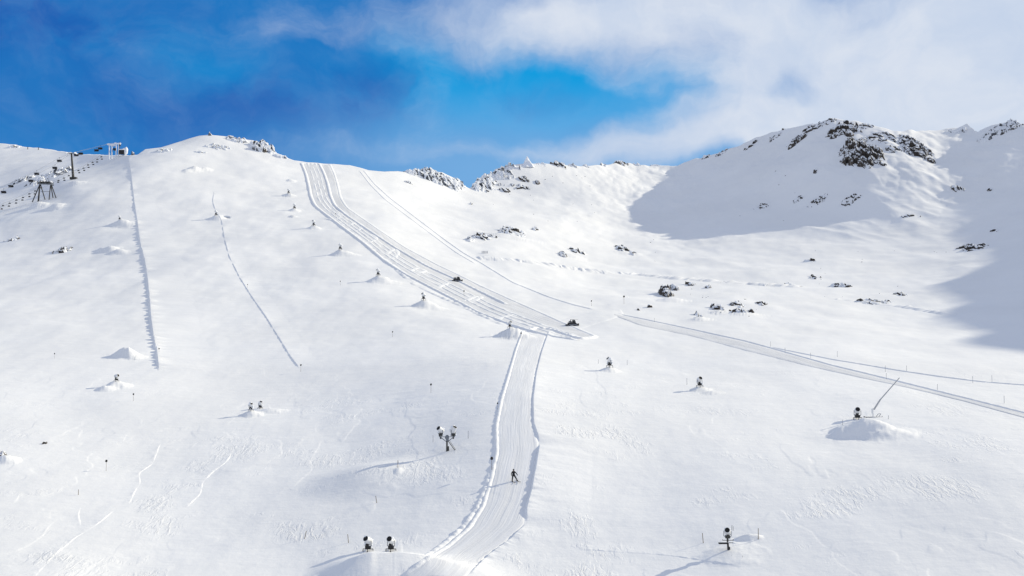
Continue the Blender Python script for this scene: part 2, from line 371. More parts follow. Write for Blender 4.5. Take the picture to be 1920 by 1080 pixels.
M_ROCK = rock_mat('snow_dusted_rock', 0.44, (0.048, 0.046, 0.045))
M_BARE = rock_mat('dark_bare_rock', 0.50, (0.040, 0.036, 0.033))
M_RIME = rock_mat('rimed_rock', 0.22, (0.075, 0.085, 0.10))
def plain(name, col, rough=0.5, metal=0.0, var=0.25):
    m, t, b = new_mat(name); b.inputs['Roughness'].default_value = rough; b.inputs['Metallic'].default_value = metal
    n = t.noise(obj_pos(t), 3.0, 4, 0.6)
    t.l.new(t.mix(n, tuple(c * (1 - var) for c in col), tuple(min(1, c * (1 + var)) for c in col)), b.inputs['Base Color'])
    return m
M_BLACK = plain('black_metal', (0.012, 0.012, 0.014), 0.6)
M_HOLE = plain('fan_mesh', (0.006, 0.006, 0.007), 0.8)
M_STEEL = plain('frosted_steel', (0.20, 0.22, 0.25), 0.55, 0.2)
M_DKSTEEL = plain('weathered_steel', (0.045, 0.045, 0.042), 0.6, 0.2)
M_WHITE = plain('white_paint', (0.78, 0.79, 0.80), 0.5, 0, 0.08)
M_FROST = plain('rime_ice', (0.82, 0.85, 0.90), 0.8, 0, 0.06)
M_WOOD = plain('bamboo', (0.20, 0.15, 0.10), 0.7)
M_PALE = plain('pale_pole', (0.42, 0.43, 0.45), 0.6)
M_CLOTH = plain('black_ski_clothing', (0.010, 0.010, 0.013), 0.8)
M_SKIN = plain('skin', (0.42, 0.24, 0.17), 0.6, 0, 0.05)
M_HAIR = plain('dark_helmet', (0.015, 0.015, 0.02), 0.4)
M_GLASS = plain('tinted_window', (0.03, 0.035, 0.04), 0.15)
M_BUBBLE = plain('smoked_bubble', (0.020, 0.020, 0.024), 0.3)
M_CAT = plain('dark_red_black_paint', (0.020, 0.017, 0.017), 0.4)

def struct(o, label=None):
    o['kind'] = 'structure'
    if label: o['label'] = label
    return o

terrain = struct(mesh_grid('snow_slope', Xg, Yg, Zg, M_SNOW))
# snow plain round and below everything, out to the horizon
def ring_ground():
    n = 96; rs = [0.5, 80, 400, 1500, 5000, 25000]; a = np.linspace(0, 2 * math.pi, n + 1)
    R, Aa = np.meshgrid(rs, a, indexing='ij'); X = R * np.cos(Aa); Yv = R * np.sin(Aa) + 200
    Z = -92 + 0 * X
    return struct(mesh_grid('valley_ground', X.T.copy(), Yv.T.copy(), Z.T.copy(), M_SNOW))
ring_ground()

# mountain beyond the right edge whose crest throws the big shadow
def right_mountain():
    edge = [(1880,250),(1835,275),(1790,300),(1812,350),(1795,395),(1815,415),(1778,440),(1800,455),(1850,472),(1852,492),(1835,505),(1800,520),(1745,534),(1760,548),(1790,560),(1800,572),
            (1770,585),(1752,598),(1785,607),(1815,618),(1845,625),(1820,632),(1800,640),(1830,650),(1880,656),(1925,661),(1990,668)]
    ts = TO_SUN; pts = []
    for i, (u, v) in enumerate(edge):
        x, y, z = g1(u, v); L = 560
        pts.append((x + ts.x * L, y + ts.y * L, z + ts.z * L))
    pts = np.array(pts)
    d = np.r_[0, np.cumsum(np.hypot(*np.diff(pts[:, :2], axis=0).T))]
    # order along the axis across the sun direction
    ax = np.array([-TO_SUN.y, TO_SUN.x]); ax = ax / np.hypot(*ax); sd = np.array([TO_SUN.x, TO_SUN.y]); sd /= np.hypot(*sd)
    a = pts[:, :2] @ ax; b0 = float(np.mean(pts[:, :2] @ sd))
    # move every crest point along the sun ray so the crest is a single ridge line
    bb = pts[:, :2] @ sd; zz = pts[:, 2] + (b0 - bb) * math.tan(SUN_EL)
    o = np.argsort(a); a = a[o]; zz = zz[o]
    amin, amax = a[0], a[-1]
    ag = np.concatenate([np.linspace(amin - 260, amin, 40)[:-1], np.linspace(amin, amax, 240), np.linspace(amax, amax + 900, 70)[1:]])
    zc = np.interp(ag, a, zz)
    zc = np.where(ag < amin, zz[0] - (amin - ag) * 0.95, zc)
    zc = np.where(ag > amax, zz[-1] - (ag - amax) * 0.75, zc)
    zc = zc + 1.2 * fbm(ag / 9, ag * 0 + 4, 3)
    bg = np.concatenate([-np.geomspace(300, 2, 26), [0], np.geomspace(2, 500, 26)])
    AA, BB = np.meshgrid(ag, bg, indexing='ij')
    Z = zc[:, None] - np.where(BB < 0, -BB * 1.05, BB * 0.7) + 6 * fbm(AA / 40, BB / 40, 3) * np.minimum(1, np.abs(BB) / 25)
    Z = np.maximum(Z, -80)
    X = AA * ax[0] + (b0 + BB) * sd[0]; Yv = AA * ax[1] + (b0 + BB) * sd[1]
    ob = struct(mesh_grid('mountain', X, Yv, Z, M_ROCK, smooth=True)); print('mountain min col', float(np.min(960 + F * (X / Yv)[Z > height(X, Yv) + 1]))if (Yv > 1).all() else None)
right_mountain()

# ------------------------------------------------------------------ groomed runs and banks
def dens(pts, step=2.0):
    pts = np.array(pts, float); d = np.r_[0, np.cumsum(np.hypot(*np.diff(pts, axis=0).T))]
    n = max(4, int(d[-1] / step)); t = np.linspace(0, d[-1], n)
    # smooth (Catmull-like) by filtering the dense polyline
    P = np.stack([np.interp(t, d, pts[:, 0]), np.interp(t, d, pts[:, 1])], 1)
    k = max(1, int(7 / step)); ker = np.ones(2 * k + 1) / (2 * k + 1)
    Q = np.stack([np.convolve(np.pad(P[:, i], k, mode='edge'), ker, 'valid') for i in (0, 1)], 1)
    Q[0] = P[0]; Q[-1] = P[-1]; return Q
def run_sheet(name, left, right, mat, label, lift=0.05, nt=28, n=None, lanes=0.05, seed=0, edge_noise=0.6):
    Lp, Rp = dens(left), dens(right); n = n or max(len(Lp), len(Rp))
    rs = lambda P: np.stack([np.interp(np.linspace(0, 1, n), np.linspace(0, 1, len(P)), P[:, i]) for i in (0, 1)], 1)
    Lp, Rp = rs(Lp), rs(Rp)
    lx, ly, _, _ = ground(Lp[:, 0], Lp[:, 1]); rx, ry, _, _ = ground(Rp[:, 0], Rp[:, 1])
    t = np.linspace(0, 1, nt)[None]
    wdt = np.hypot(rx - lx, ry - ly)[:, None]
    al = np.r_[0, np.cumsum(np.hypot(np.diff((lx + rx) / 2), np.diff((ly + ry) / 2)))][:, None]
    en = edge_noise * fbm(al / 6 + seed, al * 0 + seed, 3) / np.maximum(wdt, 1)
    tt = t + en * (2 * np.abs(t - 0.5)) ** 3
    X = lx[:, None] * (1 - tt) + rx[:, None] * tt; Yv = ly[:, None] * (1 - tt) + ry[:, None] * tt
    ac = t * wdt
    Z = height(X, Yv) + (lift + 0.0003 * Yv) * np.clip(np.minimum(t, 1 - t) * (nt - 1) / 2.5, 0, 1) + lanes * perlin(ac / 1.6 + seed, al / 80)
    edge = np.minimum(t, 1 - t) * (nt - 1)
    Z = Z - np.where(edge < 0.5, 0.12 + 0.0003 * Yv, 0)
    endm = (np.arange(n) < 1) | (np.arange(n) > n - 2); Z = Z - np.where(endm[:, None], 0.6, 0)
    uv = np.stack([ac + 0 * al, al + 0 * ac], -1)
    return struct(mesh_grid(name, X, Yv, Z, mat, uv=uv), label)
def bank(name, pts, h, w, mat, seed=0, jag=0.3, wj=0.2, step=1.5, skew=0.0, broken=0.0, lee=4.0, lift=0.0):
    P = dens(pts, step); x, y, z, _ = ground(P[:, 0], P[:, 1])
    tx, ty = np.gradient(x), np.gradient(y); L = np.hypot(tx, ty) + 1e-9; nx, ny = -ty / L, tx / L
    al = np.r_[0, np.cumsum(np.hypot(np.diff(x), np.diff(y)))]
    o = np.array([-1.2, -0.9, -0.65, -0.4, -0.15, 0, 0.06, 0.13, 0.22, 0.34, 0.48, 0.64, 0.82, 1.05])[None]
    prof = np.array([-0.3, 0.10, 0.5, 0.85, 1, 1, .93, .84, .72, .57, .41, .25, .10, -.08])[None]
    ws = w * (1 + wj * fbm(al / 5 + seed, al * 0, 3))[:, None]
    if lee < 2: prof = np.where(o > 0, np.clip(1.05 - 1.2 * o ** 2, -.25, 1), prof)
    oo = np.where(o > 0, o * lee * w, o * ws) + skew * w     # blown snow: steep on the left, drawn out on the right
    X = x[:, None] + nx[:, None] * oo; Yv = y[:, None] + ny[:, None] * oo
    hh = h * (1 + jag * fbm(al / 2.5 + seed * 3, al * 0 + 2, 4, 0.65) * 2)
    if broken: hh = hh * sstep(-broken, 0.15, fbm(al / 12 + seed, al * 0 + 7, 3) + 0.1)
    end = sstep(0, 4, np.minimum(al, al[-1] - al)); hh = np.maximum(hh, 0.02) * end
    hs_ = np.maximum(h * 0.9 * (0.6 + 0.4 * sstep(-broken - .01, 0.15, fbm(al / 12 + seed, al * 0 + 7, 3) + 0.1)), 0.01) * end
    wt = np.clip(o / 0.25, 0, 1) if lee > 3 else 0 * o
    HH = hh[:, None] * (1 - wt) + hs_[:, None] * wt
    Z = height(X, Yv) + lift + prof * HH + 0.12 * h * perlin(X / 0.7, Yv / 0.9) * (o < 0.1) * (prof > 0.3)
    Z[:, 0] -= lift; Z[:, -1] -= lift
    return struct(mesh_grid(name, X, Yv, Z, mat))

M_P1 = piste_mat('corduroy_shaded_snow', (0.765, 0.772, 0.785), 1.4)  # darker base colour stands in for the shading of the corduroy ridges
M_P2 = piste_mat('skied_snow', (0.845, 0.85, 0.86), 0.7, 1.0)
M_BANK = snow_mat('banked_snow', (0.88, 0.885, 0.89), 1.2)

R1L = [(565,306),(573,325),(579,350),(582,368),(590,386),(610,402),(640,425),(680,455),(720,489),(760,515),(820,546),(860,567),(900,588),(950,607),(990,620),(1040,633),(1085,638)]
R1R = [(618,308),(626,325),(632,345),(638,372),(650,390),(672,405),(705,428),(760,465),(820,497),(860,516),(900,536),(955,561),(1005,583),(1052,604),(1085,618),(1118,632)]
RID = [(598,307),(607,325),(614,345),(619,368),(627,386),(650,405),(690,432),(740,465),(800,500),(846,521),(900,548),(950,572)]
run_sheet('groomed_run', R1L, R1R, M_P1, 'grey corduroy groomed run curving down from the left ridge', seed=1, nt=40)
for i, pts in enumerate([R1L, R1R, RID]):
    bank('snow_bank', pts, [0.55, 0.22, 0.5][i], [1.1, 0.8, 1.0][i], M_BANK, seed=i, jag=0.2, lee=1.6, lift=[0.1, 0.1, 0.25][i])
for i, (dx) in enumerate((0.22, 0.36, 0.5)):
    pts = [((1 - dx) * a[0] + dx * b[0], (1 - dx) * a[1] + dx * b[1]) for a, b in zip(dens(R1L)[::12], [dens(R1R)[min(len(dens(R1R)) - 1, int(j * 12 * len(dens(R1R)) / len(dens(R1L))))] for j in range(len(dens(R1L)[::12]))])]
    bank('snow_bank', pts, 0.20, 0.7, M_BANK, seed=20 + i, jag=0.3, broken=0.25, lee=1.3, lift=0.22)
R2L = [(981,620),(968,655),(955,700),(940,750),(930,800),(931,850),(920,900),(905,950),(880,990),(840,1025),(790,1055),(745,1088)]
R2R = [(1029,620),(1015,660),(1005,700),(999,750),(1000,795),(1012,830),(1005,870),(995,920),(985,962),(984,985),(950,1015),(910,1045),(872,1088)]
run_sheet('ski_run', R2L, R2R, M_P2, 'narrow skied piste running down the middle to the foreground', lift=0.05, seed=5, nt=36, lanes=0.05, edge_noise=0.4)
bank('snow_bank', R2L, 0.28, 0.5, M_BANK, seed=31, jag=0.3, lee=1.3)
bank('snow_bank', [(p[0] + 2, p[1]) for p in R2R[:6]], 0.40, 0.5, M_BANK, seed=32, jag=0.2, lee=20)
bank('snow_bank', [(1014,832),(1008,870),(999,920),(989,958),(990,980)], 0.62, 0.5, M_BANK, seed=33, jag=0.2, lee=22)
bank('snow_bank', [(992,980),(960,1012),(916,1045),(880,1082)], 0.35, 0.5, M_BANK, seed=34, jag=0.4, lee=12)
bank('snow_bank', [(925,880),(915,915),(898,955),(872,990),(838,1020),(800,1045)], 0.22, 0.6, M_BANK, seed=35, jag=0.9, skew=-0.8, lee=1.2)
R3U = [(1150,588),(1200,598),(1300,619),(1400,641),(1440,652),(1560,686),(1680,715),(1800,745),(1920,775),(2100,822)]
R3D = [(1149,591),(1200,611),(1300,632),(1400,659),(1500,684),(1600,706),(1700,727),(1800,751),(1920,784),(2100,835)]
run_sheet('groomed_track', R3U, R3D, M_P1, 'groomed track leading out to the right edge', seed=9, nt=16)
bank('snow_bank', [(p[0], p[1] - 1) for p in R3U], 0.26, 0.6, M_BANK, seed=40, jag=0.12, lee=1.4)
bank('snow_bank', [(1440,650),(1560,674),(1680,694),(1760,706),(1840,716),(1930,723),(2100,735)], 0.22, 0.5, M_BANK, seed=41, jag=0.15, lee=1.4)
run_sheet('packed_snow', [(1040,602),(1075,592),(1110,585),(1150,581),(1166,580)], [(1082,622),(1110,612),(1135,604),(1158,596),(1172,590)], M_BANK, 'smooth bright junction of the groomed tracks', lift=0.04, seed=15, nt=16, n=60, lanes=0.02, edge_noise=2.0)
D4 = [(682,320),(702,345),(732,372),(782,410),(832,448),(870,475),(902,493),(962,530),(1032,558),(1077,572),(1115,581)]
D4b = [(674,320),(694,346),(722,374),(766,407),(818,446),(856,474),(892,495)]
bank('snow_bank', D4, 0.26, 0.7, M_BANK, seed=42, jag=0.15, lee=8)
bank('snow_bank', D4b, 0.22, 0.6, M_BANK, seed=43, jag=0.15, lee=6)
# the long wall of snow on the left and its smaller neighbour
bank('snow_bank', [(241,294),(246,325),(250,360),(254,392),(259,420),(261,438)], 0.42, 0.6, M_BANK, seed=50, jag=0.7, wj=0.35, lee=22)
bank('snow_bank', [(258,415),(263,455),(272,490),(277,520),(281,560),(284,600),(290,640),(293,656)], 0.72, 0.8, M_BANK, seed=52, jag=1.0, wj=0.5, lee=22)
bank('snow_bank', [(294,650),(296,672),(299,694)], 0.65, 0.7, M_BANK, seed=53, jag=1.0, wj=0.5, lee=20)
bank('snow_bank', [(402,360),(399,378),(405,396),(416,412),(421,445),(430,480),(450,520),(470,552),(500,595),(525,635),(545,668),(562,690)], 0.24, 0.5, M_BANK, seed=51, jag=0.4, broken=0.35, lee=14)
# snow churned up where the groomer turned
CURLS = [[(606,398),(632,398),(640,407),(626,414),(612,410)],[(652,424),(668,417),(682,424),(672,433),(655,432)],[(682,442),(700,440),(708,450),(690,455)],
         [(722,478),(742,466),(748,475),(738,486),(722,484)],[(766,510),(784,503),(800,509),(782,513)],[(820,542),(838,532),(850,532)],[(868,566),(895,556),(905,558),(885,566)],[(930,600),(960,590),(972,594)]]
for i, c in enumerate(CURLS):
    bank('churned_snow', c, 0.22, 1.5, M_BANK, seed=60 + i, jag=0.9, wj=1.6, lee=1, lift=0.16)
bank('churned_snow', [(985,622),(1005,616),(1035,619),(1060,628),(1085,636),(1110,634),(1120,630)], 0.7, 1.3, M_BANK, seed=70, jag=0.5)
bank('churned_snow', [(625,408),(660,436),(700,470),(738,500),(775,532),(815,552),(858,570),(900,590),(945,610)], 0.35, 1.6, M_BANK, seed=71, jag=0.8, wj=0.5, broken=0.2)
bank('snow_drift', [(890,484),(960,487),(1040,498),(1100,508),(1180,513),(1260,521),(1400,532),(1500,538)], 0.9, 5.0, M_BANK, seed=72, jag=0.3, wj=0.5, lee=1, broken=0.1)
bank('snow_drift', [(1560,560),(1640,568),(1700,576),(1780,590)], 0.6, 3.0, M_BANK, seed=73, jag=0.4, wj=0.5, lee=1, broken=0.1)
# low crust edges in the near left field
for i, c in enumerate([[(60,1085),(95,1045),(140,1008),(185,980),(215,955)],[(240,945),(255,915),(262,905),(258,888),(285,870),(292,850),(300,830)],
                       [(345,955),(375,925),(378,905),(398,885),(425,865),(432,850)],[(228,830),(232,822),(238,812)],[(150,990),(145,965),(150,950)],[(990,1070),(1100,1030),(1250,1040),(1400,1062)],
                       [(1350,1020),(1390,1018),(1412,1012)]]):
    bank('crust_edge', c, 0.07, 0.3, M_BANK, seed=80 + i, jag=0.8, wj=0.6, broken=0.25, lee=9)

# ------------------------------------------------------------------ rock outcrops
def outcrop(u, v, w, h, H, dn, mat, label, cell=2.2, seed=0, top=None, group=None, cat='rocks', name='rock_outcrop'):
    x0, y0, z0 = g1(u, v); S = y0 / F
    Wm = w * S
    ya = g1(u, v + h / 2)[1]; yb_ = ground(u, v - h / 2 + 1); yb = float(yb_[1][0]) if not yb_[3][0] else y0 + (y0 - ya)
    yc, Ly = (ya + yb) / 2, max(yb - ya, 0.35 * min(Wm, 25), 2.0)
    Ly = min(Ly, 3.0 * Wm + 6)
    xc = (u - 960) / F * yc
    nx = int(np.clip(w / 0.65, 12, 170)); ny = int(np.clip(Ly / (Wm / nx) * 0.7, 12, 110))
    X, Yv = np.meshgrid(np.linspace(-1.15, 1.15, nx), np.linspace(-1.15, 1.15, ny), indexing='ij')
    rs = np.random.RandomState(seed + int(u)); R = np.hypot(X, Yv) + 0.35 * fbm(X * 1.7 + seed, Yv * 1.7 + u, 3)
    mask = 1 - sstep(0.55, 1.0, R)
    Xw = xc + X * Wm / 2; Yw = yc + Yv * Ly / 2
    c = cell * S * 2.2
    # jumbled angular blocks: a Voronoi cell per block, each with its own height and tilt
    area = Wm * Ly; nb = int(np.clip(area / (c * c * 1.3), 6, 420))
    bx = rs.uniform(-1.15, 1.15, nb) * Wm / 2; by = rs.uniform(-1.15, 1.15, nb) * Ly / 2
    lx = X * Wm / 2 + 0.3 * c * perlin(Xw / c, Yw / c); ly = Yv * Ly / 2 + 0.3 * c * perlin(Xw / c + 9, Yw / c)
    d = ((lx[..., None] - bx) ** 2 + ((ly[..., None] - by) * 0.8 + 0.3 * (lx[..., None] - bx)) ** 2)
    ci = np.argmin(d, -1); d1 = np.sqrt(np.min(d, -1)); hb = rs.rand(nb); tx_ = rs.normal(0, .5, nb); ty_ = rs.normal(0.35, .45, nb)
    on = (rs.rand(nb) < dn)
    bl = (0.35 + 0.65 * hb[ci]) * on[ci] - (0.12 + 0.2 * (1 - on[ci]))
    hh = H * (bl * mask - 0.35 * (1 - mask)) + (tx_[ci] * (lx - bx[ci]) + ty_[ci] * (ly - by[ci])) * 0.45 * on[ci] * mask
    hh = hh + 0.22 * H * fbm(Xw / c * 2.2, Yw / c * 2.2, 3) * mask
    hh = hh - 0.15 * H * sstep(0.55 * c, 1.0 * c, d1) * on[ci]
    if top is not None: hh = hh + H * top * np.clip(1 - R * 1.3, 0, 1)
    edge = (np.abs(X) > 1.12) | (np.abs(Yv) > 1.12); hh = np.where(edge, -0.4 * H - 1, np.maximum(hh, -0.4 * H - 0.6))
    Z = height(Xw, Yw) + hh
    o = mesh_grid(name, Xw - xc, Yw - yc, Z - z0 - CZ, mat, smooth=False)
    o.location = (xc, yc, z0 + CZ); o['label'] = label; o['category'] = cat
    if group: o['group'] = group
    return o
RK, BR, RM = M_ROCK, M_BARE, M_RIME
OUT = [
 (1622,289,98,66,9.5,.80,BR,'largest dark broken crag hanging on the shaded face under the right summit',3.0),
 (1590,243,76,34,7,.75,BR,'dark rock band just below the right summit',3.0),
 (1500,260,56,14,5,.7,BR,'long dark ledge left of the right summit',2.6),
 (1530,237,70,18,3.5,.45,RK,'snow-plastered rocks along the crest left of the right summit',2.2),
 (1460,250,50,14,3,.45,RK,'ribbed snowy rocks climbing the crest toward the right summit',2.2),
 (1412,269,30,9,3.5,.55,BR,'short dark ledge low on the crest left of the right summit',2.0),
 (1660,258,80,26,3,.40,RK,'thin broken rocks trailing right below the right summit',2.0),
 (1727,279,66,44,7,.75,BR,'dark rounded crag right of the largest crag',2.8),
 (1752,302,20,12,4,.8,BR,'small dark knob at the lower right foot of the rounded crag',2.2),
 (1685,280,50,14,2.6,.45,RK,'string of rocks between the two dark crags',1.8),
 (1882,241,90,22,6,.8,RM,'frosted rocky crest at the right end of the skyline',2.4),
 (1852,259,24,10,3,.7,RK,'small rock knob under the frosted crest at the right end',2.0),
 (1813,240,26,14,4,.5,RM,'pointed frosted peak beside the notch on the right skyline',2.0),
 (1798,353,16,16,3.5,.7,RK,'left of two rocks side by side high on the right shaded face',2.0),
 (1813,354,10,10,3,.8,RK,'right of two rocks side by side high on the right shaded face',2.0),
 (1863,353,12,7,2.0,.7,RK,'small rock by itself in the shade near the right edge',1.8),
 (1535,318,10,9,3,.8,RK,'single small rock in the middle of the shaded face',2.0),
 (1500,371,32,14,2.2,.35,RK,'scattered rocks at the centre of the lower shaded face',1.6),
 (1535,375,50,22,2.4,.35,RK,'diagonal streak of rocks on the lower shaded face',1.6),
 (1600,372,50,22,2.2,.35,RK,'broken rocks where the shaded face meets the light',1.6),
 (1435,385,26,20,2.0,.35,RK,'sprinkle of rocks on the left part of the shaded face',1.6),
 (1710,405,50,10,1.6,.30,RK,'faint rocks on the fluted snow right of the shaded face',1.6),
 (1827,463,64,18,2.4,.55,RK,'rocks at the lit edge of the big shadow on the right',1.8),
 (1868,432,16,7,1.6,.6,RK,'small dark rocks inside the shadow near the right edge',1.6),
 (1521,489,26,7,1.6,.6,BR,'flat dark rocks alone in the bright basin',1.6),
 (1530,520,28,10,1.3,.4,BR,'sprinkle of small rocks above the long low rock bar in the basin',1.4),
 (1580,536,52,8,1.5,.55,BR,'long low rock bar in the right of the basin',1.6),
 (1690,552,26,9,1.2,.5,RK,'small rocks in the basin left of the shadow edge',1.4),
 (1476,533,26,4,0.9,.4,RK,'thin line of rocks left of the long low rock bar',1.4),
 (1640,566,90,12,0.9,.4,RK,'faint string of half-buried rocks slanting right in the basin',1.4),
 (1248,551,30,20,4.6,.95,BR,'largest black outcrop by the junction of the tracks',3.2),
 (1264,541,18,12,2.6,.9,BR,'black rocks just above the largest black outcrop by the junction',2.6),
 (1296,534,24,6,1.6,.9,BR,'flat black slab right of the black outcrop by the junction',3.0),
 (1327,539,15,5,1.3,.9,BR,'smaller black slab at the right end of the junction rocks',2.6),
 (1310,590,16,11,2.2,.85,BR,'squat black boulder above the groomed track',3.0),
 (1345,577,26,13,1.9,.6,BR,'snow-capped black rocks in the middle above the groomed track',2.2),
 (1382,572,34,12,1.5,.5,BR,'loose rocks left half of the field above the groomed track',1.8),
 (1385,586,50,7,1.3,.5,BR,'low front row of rocks above the groomed track',1.6),
 (1408,587,9,7,2.0,.9,BR,'upright dark stone at the end of the front row of rocks',2.4),
 (1428,570,32,8,1.1,.4,BR,'small rocks at the right end of the field above the groomed track',1.4),
 (1219,576,13,5,1.2,.7,BR,'pair of small rocks on the left of the groomed track start',1.6),
 (1197,581,7,3,0.9,.9,BR,'tiny rocks nearest the junction of the tracks',1.6),
 (806,330,138,27,6,.65,RM,'frosted crags on the skyline at the foot of the left ridge',2.2),
 (765,342,18,6,2,.8,BR,'dark ledge under the left end of the frosted skyline crags',2.0),
 (822,338,22,8,3,.75,BR,'dark rock in the middle of the frosted skyline crags',2.0),
 (858,343,34,16,4,.6,RM,'frosted rocks descending to the notch in the skyline',2.0),
 (906,343,58,36,6,.7,RM,'frosted crag on the left flank of the central ridge',2.2),
 (940,325,64,30,5,.55,RM,'frosted rocks higher up the left flank of the central ridge',2.0),
 (946,357,26,9,3,.85,BR,'dark bowl-shaped rock below the central ridge',2.6),
 (912,357,14,9,2,.6,BR,'little dark rocks left of the bowl-shaped rock',1.6),
 (893,352,26,16,4.5,.7,RM,'frosted crag nearest the notch on the central ridge',2.2),
 (962,314,46,12,4.5,.65,RM,'frosted crest rocks just left of the spire',2.2),
 (972,350,60,14,2.2,.4,RK,'scattered rocks across the middle of the central ridge face',1.8),
 (935,343,40,12,2.4,.4,RK,'scattered rocks between the frosted crags and the middle of the central ridge',1.8),
 (1075,312,26,6,2.8,.5,RM,'low frosted rocks where the central crest dips',1.8),
 (1130,309,26,6,2.8,.5,RM,'frosted rocks left of the white-topped crag',1.8),
 (1230,309,34,5,2.2,.4,RM,'low frosted rocks on the saddle before the right ridge',1.8),
 (1360,282,34,8,3.0,.45,RK,'snowy rocks on the crest above the rock knob',1.8),
 (1560,226,40,10,3.0,.5,RK,'rocks along the very top of the right summit',2.0),
 (1630,238,50,12,3.0,.5,RK,'rocks on the crest falling right from the summit',2.0),
 (1905,236,50,14,5,.7,RK,'dark rocks on the crest at the right edge of the picture',2.2),
 (1795,246,40,8,2.6,.4,RM,'frosted rocks left of the pointed frosted peak',1.8),
 (1700,262,40,12,2.4,.35,RK,'thin rocks above the rounded crag',1.6),
 (982,336,30,14,2.6,.5,BR,'dark rocks in the middle of the central ridge face',1.8),
 (1008,342,12,9,2.2,.6,BR,'pair of dark rocks right in the central ridge face',1.6),
 (1048,309,48,13,4.5,.65,RK,'snow-capped rocks on the central ridge crest right of the spire',2.2),
 (1015,308,26,7,2.4,.5,RM,'frosted hump on the crest just right of the spire',2.0),
 (1100,311,16,6,3,.6,RM,'tiny frosted knob alone on the central crest',2.0),
 (1163,304,46,12,5,.7,RK,'white-topped crag on the crest between centre and right ridge',2.4),
 (1196,307,24,6,2.5,.6,RM,'low frosted rock right of the white-topped crag',2.0),
 (1328,292,26,8,4,.7,RK,'rock knob where the right ridge begins to climb',2.0),
 (882,382,11,4,1.6,.9,BR,'single dark rock at the foot of the notch',2.2),
 (905,444,62,13,2.4,.50,RK,'left half of the long rocky rib in the upper basin',1.6),
 (958,434,60,16,3.2,.65,RK,'darker right half of the long rocky rib in the upper basin',2.0),
 (1006,430,24,9,2,.45,RK,'sparse rocks at the right tip of the long rocky rib',1.5),
 (880,450,22,8,2,.6,RM,'frosted rocks at the left tip of the long rocky rib',1.6),
 (1056,478,18,12,2.6,.85,BR,'dark boulder at the left end of the middle rock group in the basin',2.4),
 (1083,472,36,12,1.8,.5,RK,'loose rocks of the middle group in the basin',1.6),
 (1168,467,34,16,2.6,.65,RK,'ring of rocks on a snowy hump in the basin',1.9),
 (1187,475,22,9,1.6,.5,RK,'rocks just below the ring of rocks in the basin',1.6),
 (490,277,78,22,6,.65,RM,'frosted boulders on the right shoulder of the left knoll',2.4),
 (487,281,26,8,4,.85,BR,'dark patch of rock in the right shoulder of the left knoll',2.2),
 (438,262,60,11,3.0,.5,RM,'frosted rocks along the top of the left knoll',1.8),
 (300,283,44,9,2.4,.45,RM,'frosted bumps at the left foot of the knoll skyline',1.8),
 (405,275,60,14,2.2,.35,RM,'frosted lumps scattered on the face of the left knoll',1.6),
 (522,293,36,7,2.4,.6,RM,'frosted ledge running down off the left knoll',2.0),
 (387,250,12,6,3.2,.8,RM,'little frosted cairn on top of the left knoll',2.0),
 (370,284,30,7,1.6,.5,RM,'low frosted bumps at the foot of the left knoll',1.6),
 (115,470,46,13,2.2,.5,RK,'pair of rock patches low on the left slope',1.7),
 (18,450,34,7,1.5,.5,RK,'rocks at the left edge of the slope below the lift',1.5),
 (8,854,28,8,1.3,.7,BR,'dark rock at the lower left edge of the snowfield',2.0),
 (90,832,10,3,0.5,.8,BR,'tiny stone alone on the lower left snowfield',1.6),
 (85,334,90,18,5,.45,RM,'frosted rocky shelf behind the trestle tower',2.0),
 (30,342,60,10,3,.4,RM,'frosted rocks at the left edge behind the chairlift',1.8),
 (15,276,34,7,2.4,.5,RM,'frosted rocks at the left end of the skyline',1.8),
 (241,284,12,14,5,.8,RM,'rime-covered rock right against the lift top station',2.0),
]
for i, (u, v, w, h, H, dn, mt, lb, ce) in enumerate(OUT):
    outcrop(u, v, w, h, H * (0.66 if v < 400 else 0.8), dn, mt, lb, cell=ce * (1.0 if v < 400 else 1.5), seed=i, top=0.5 if mt is not RK else 0.2)

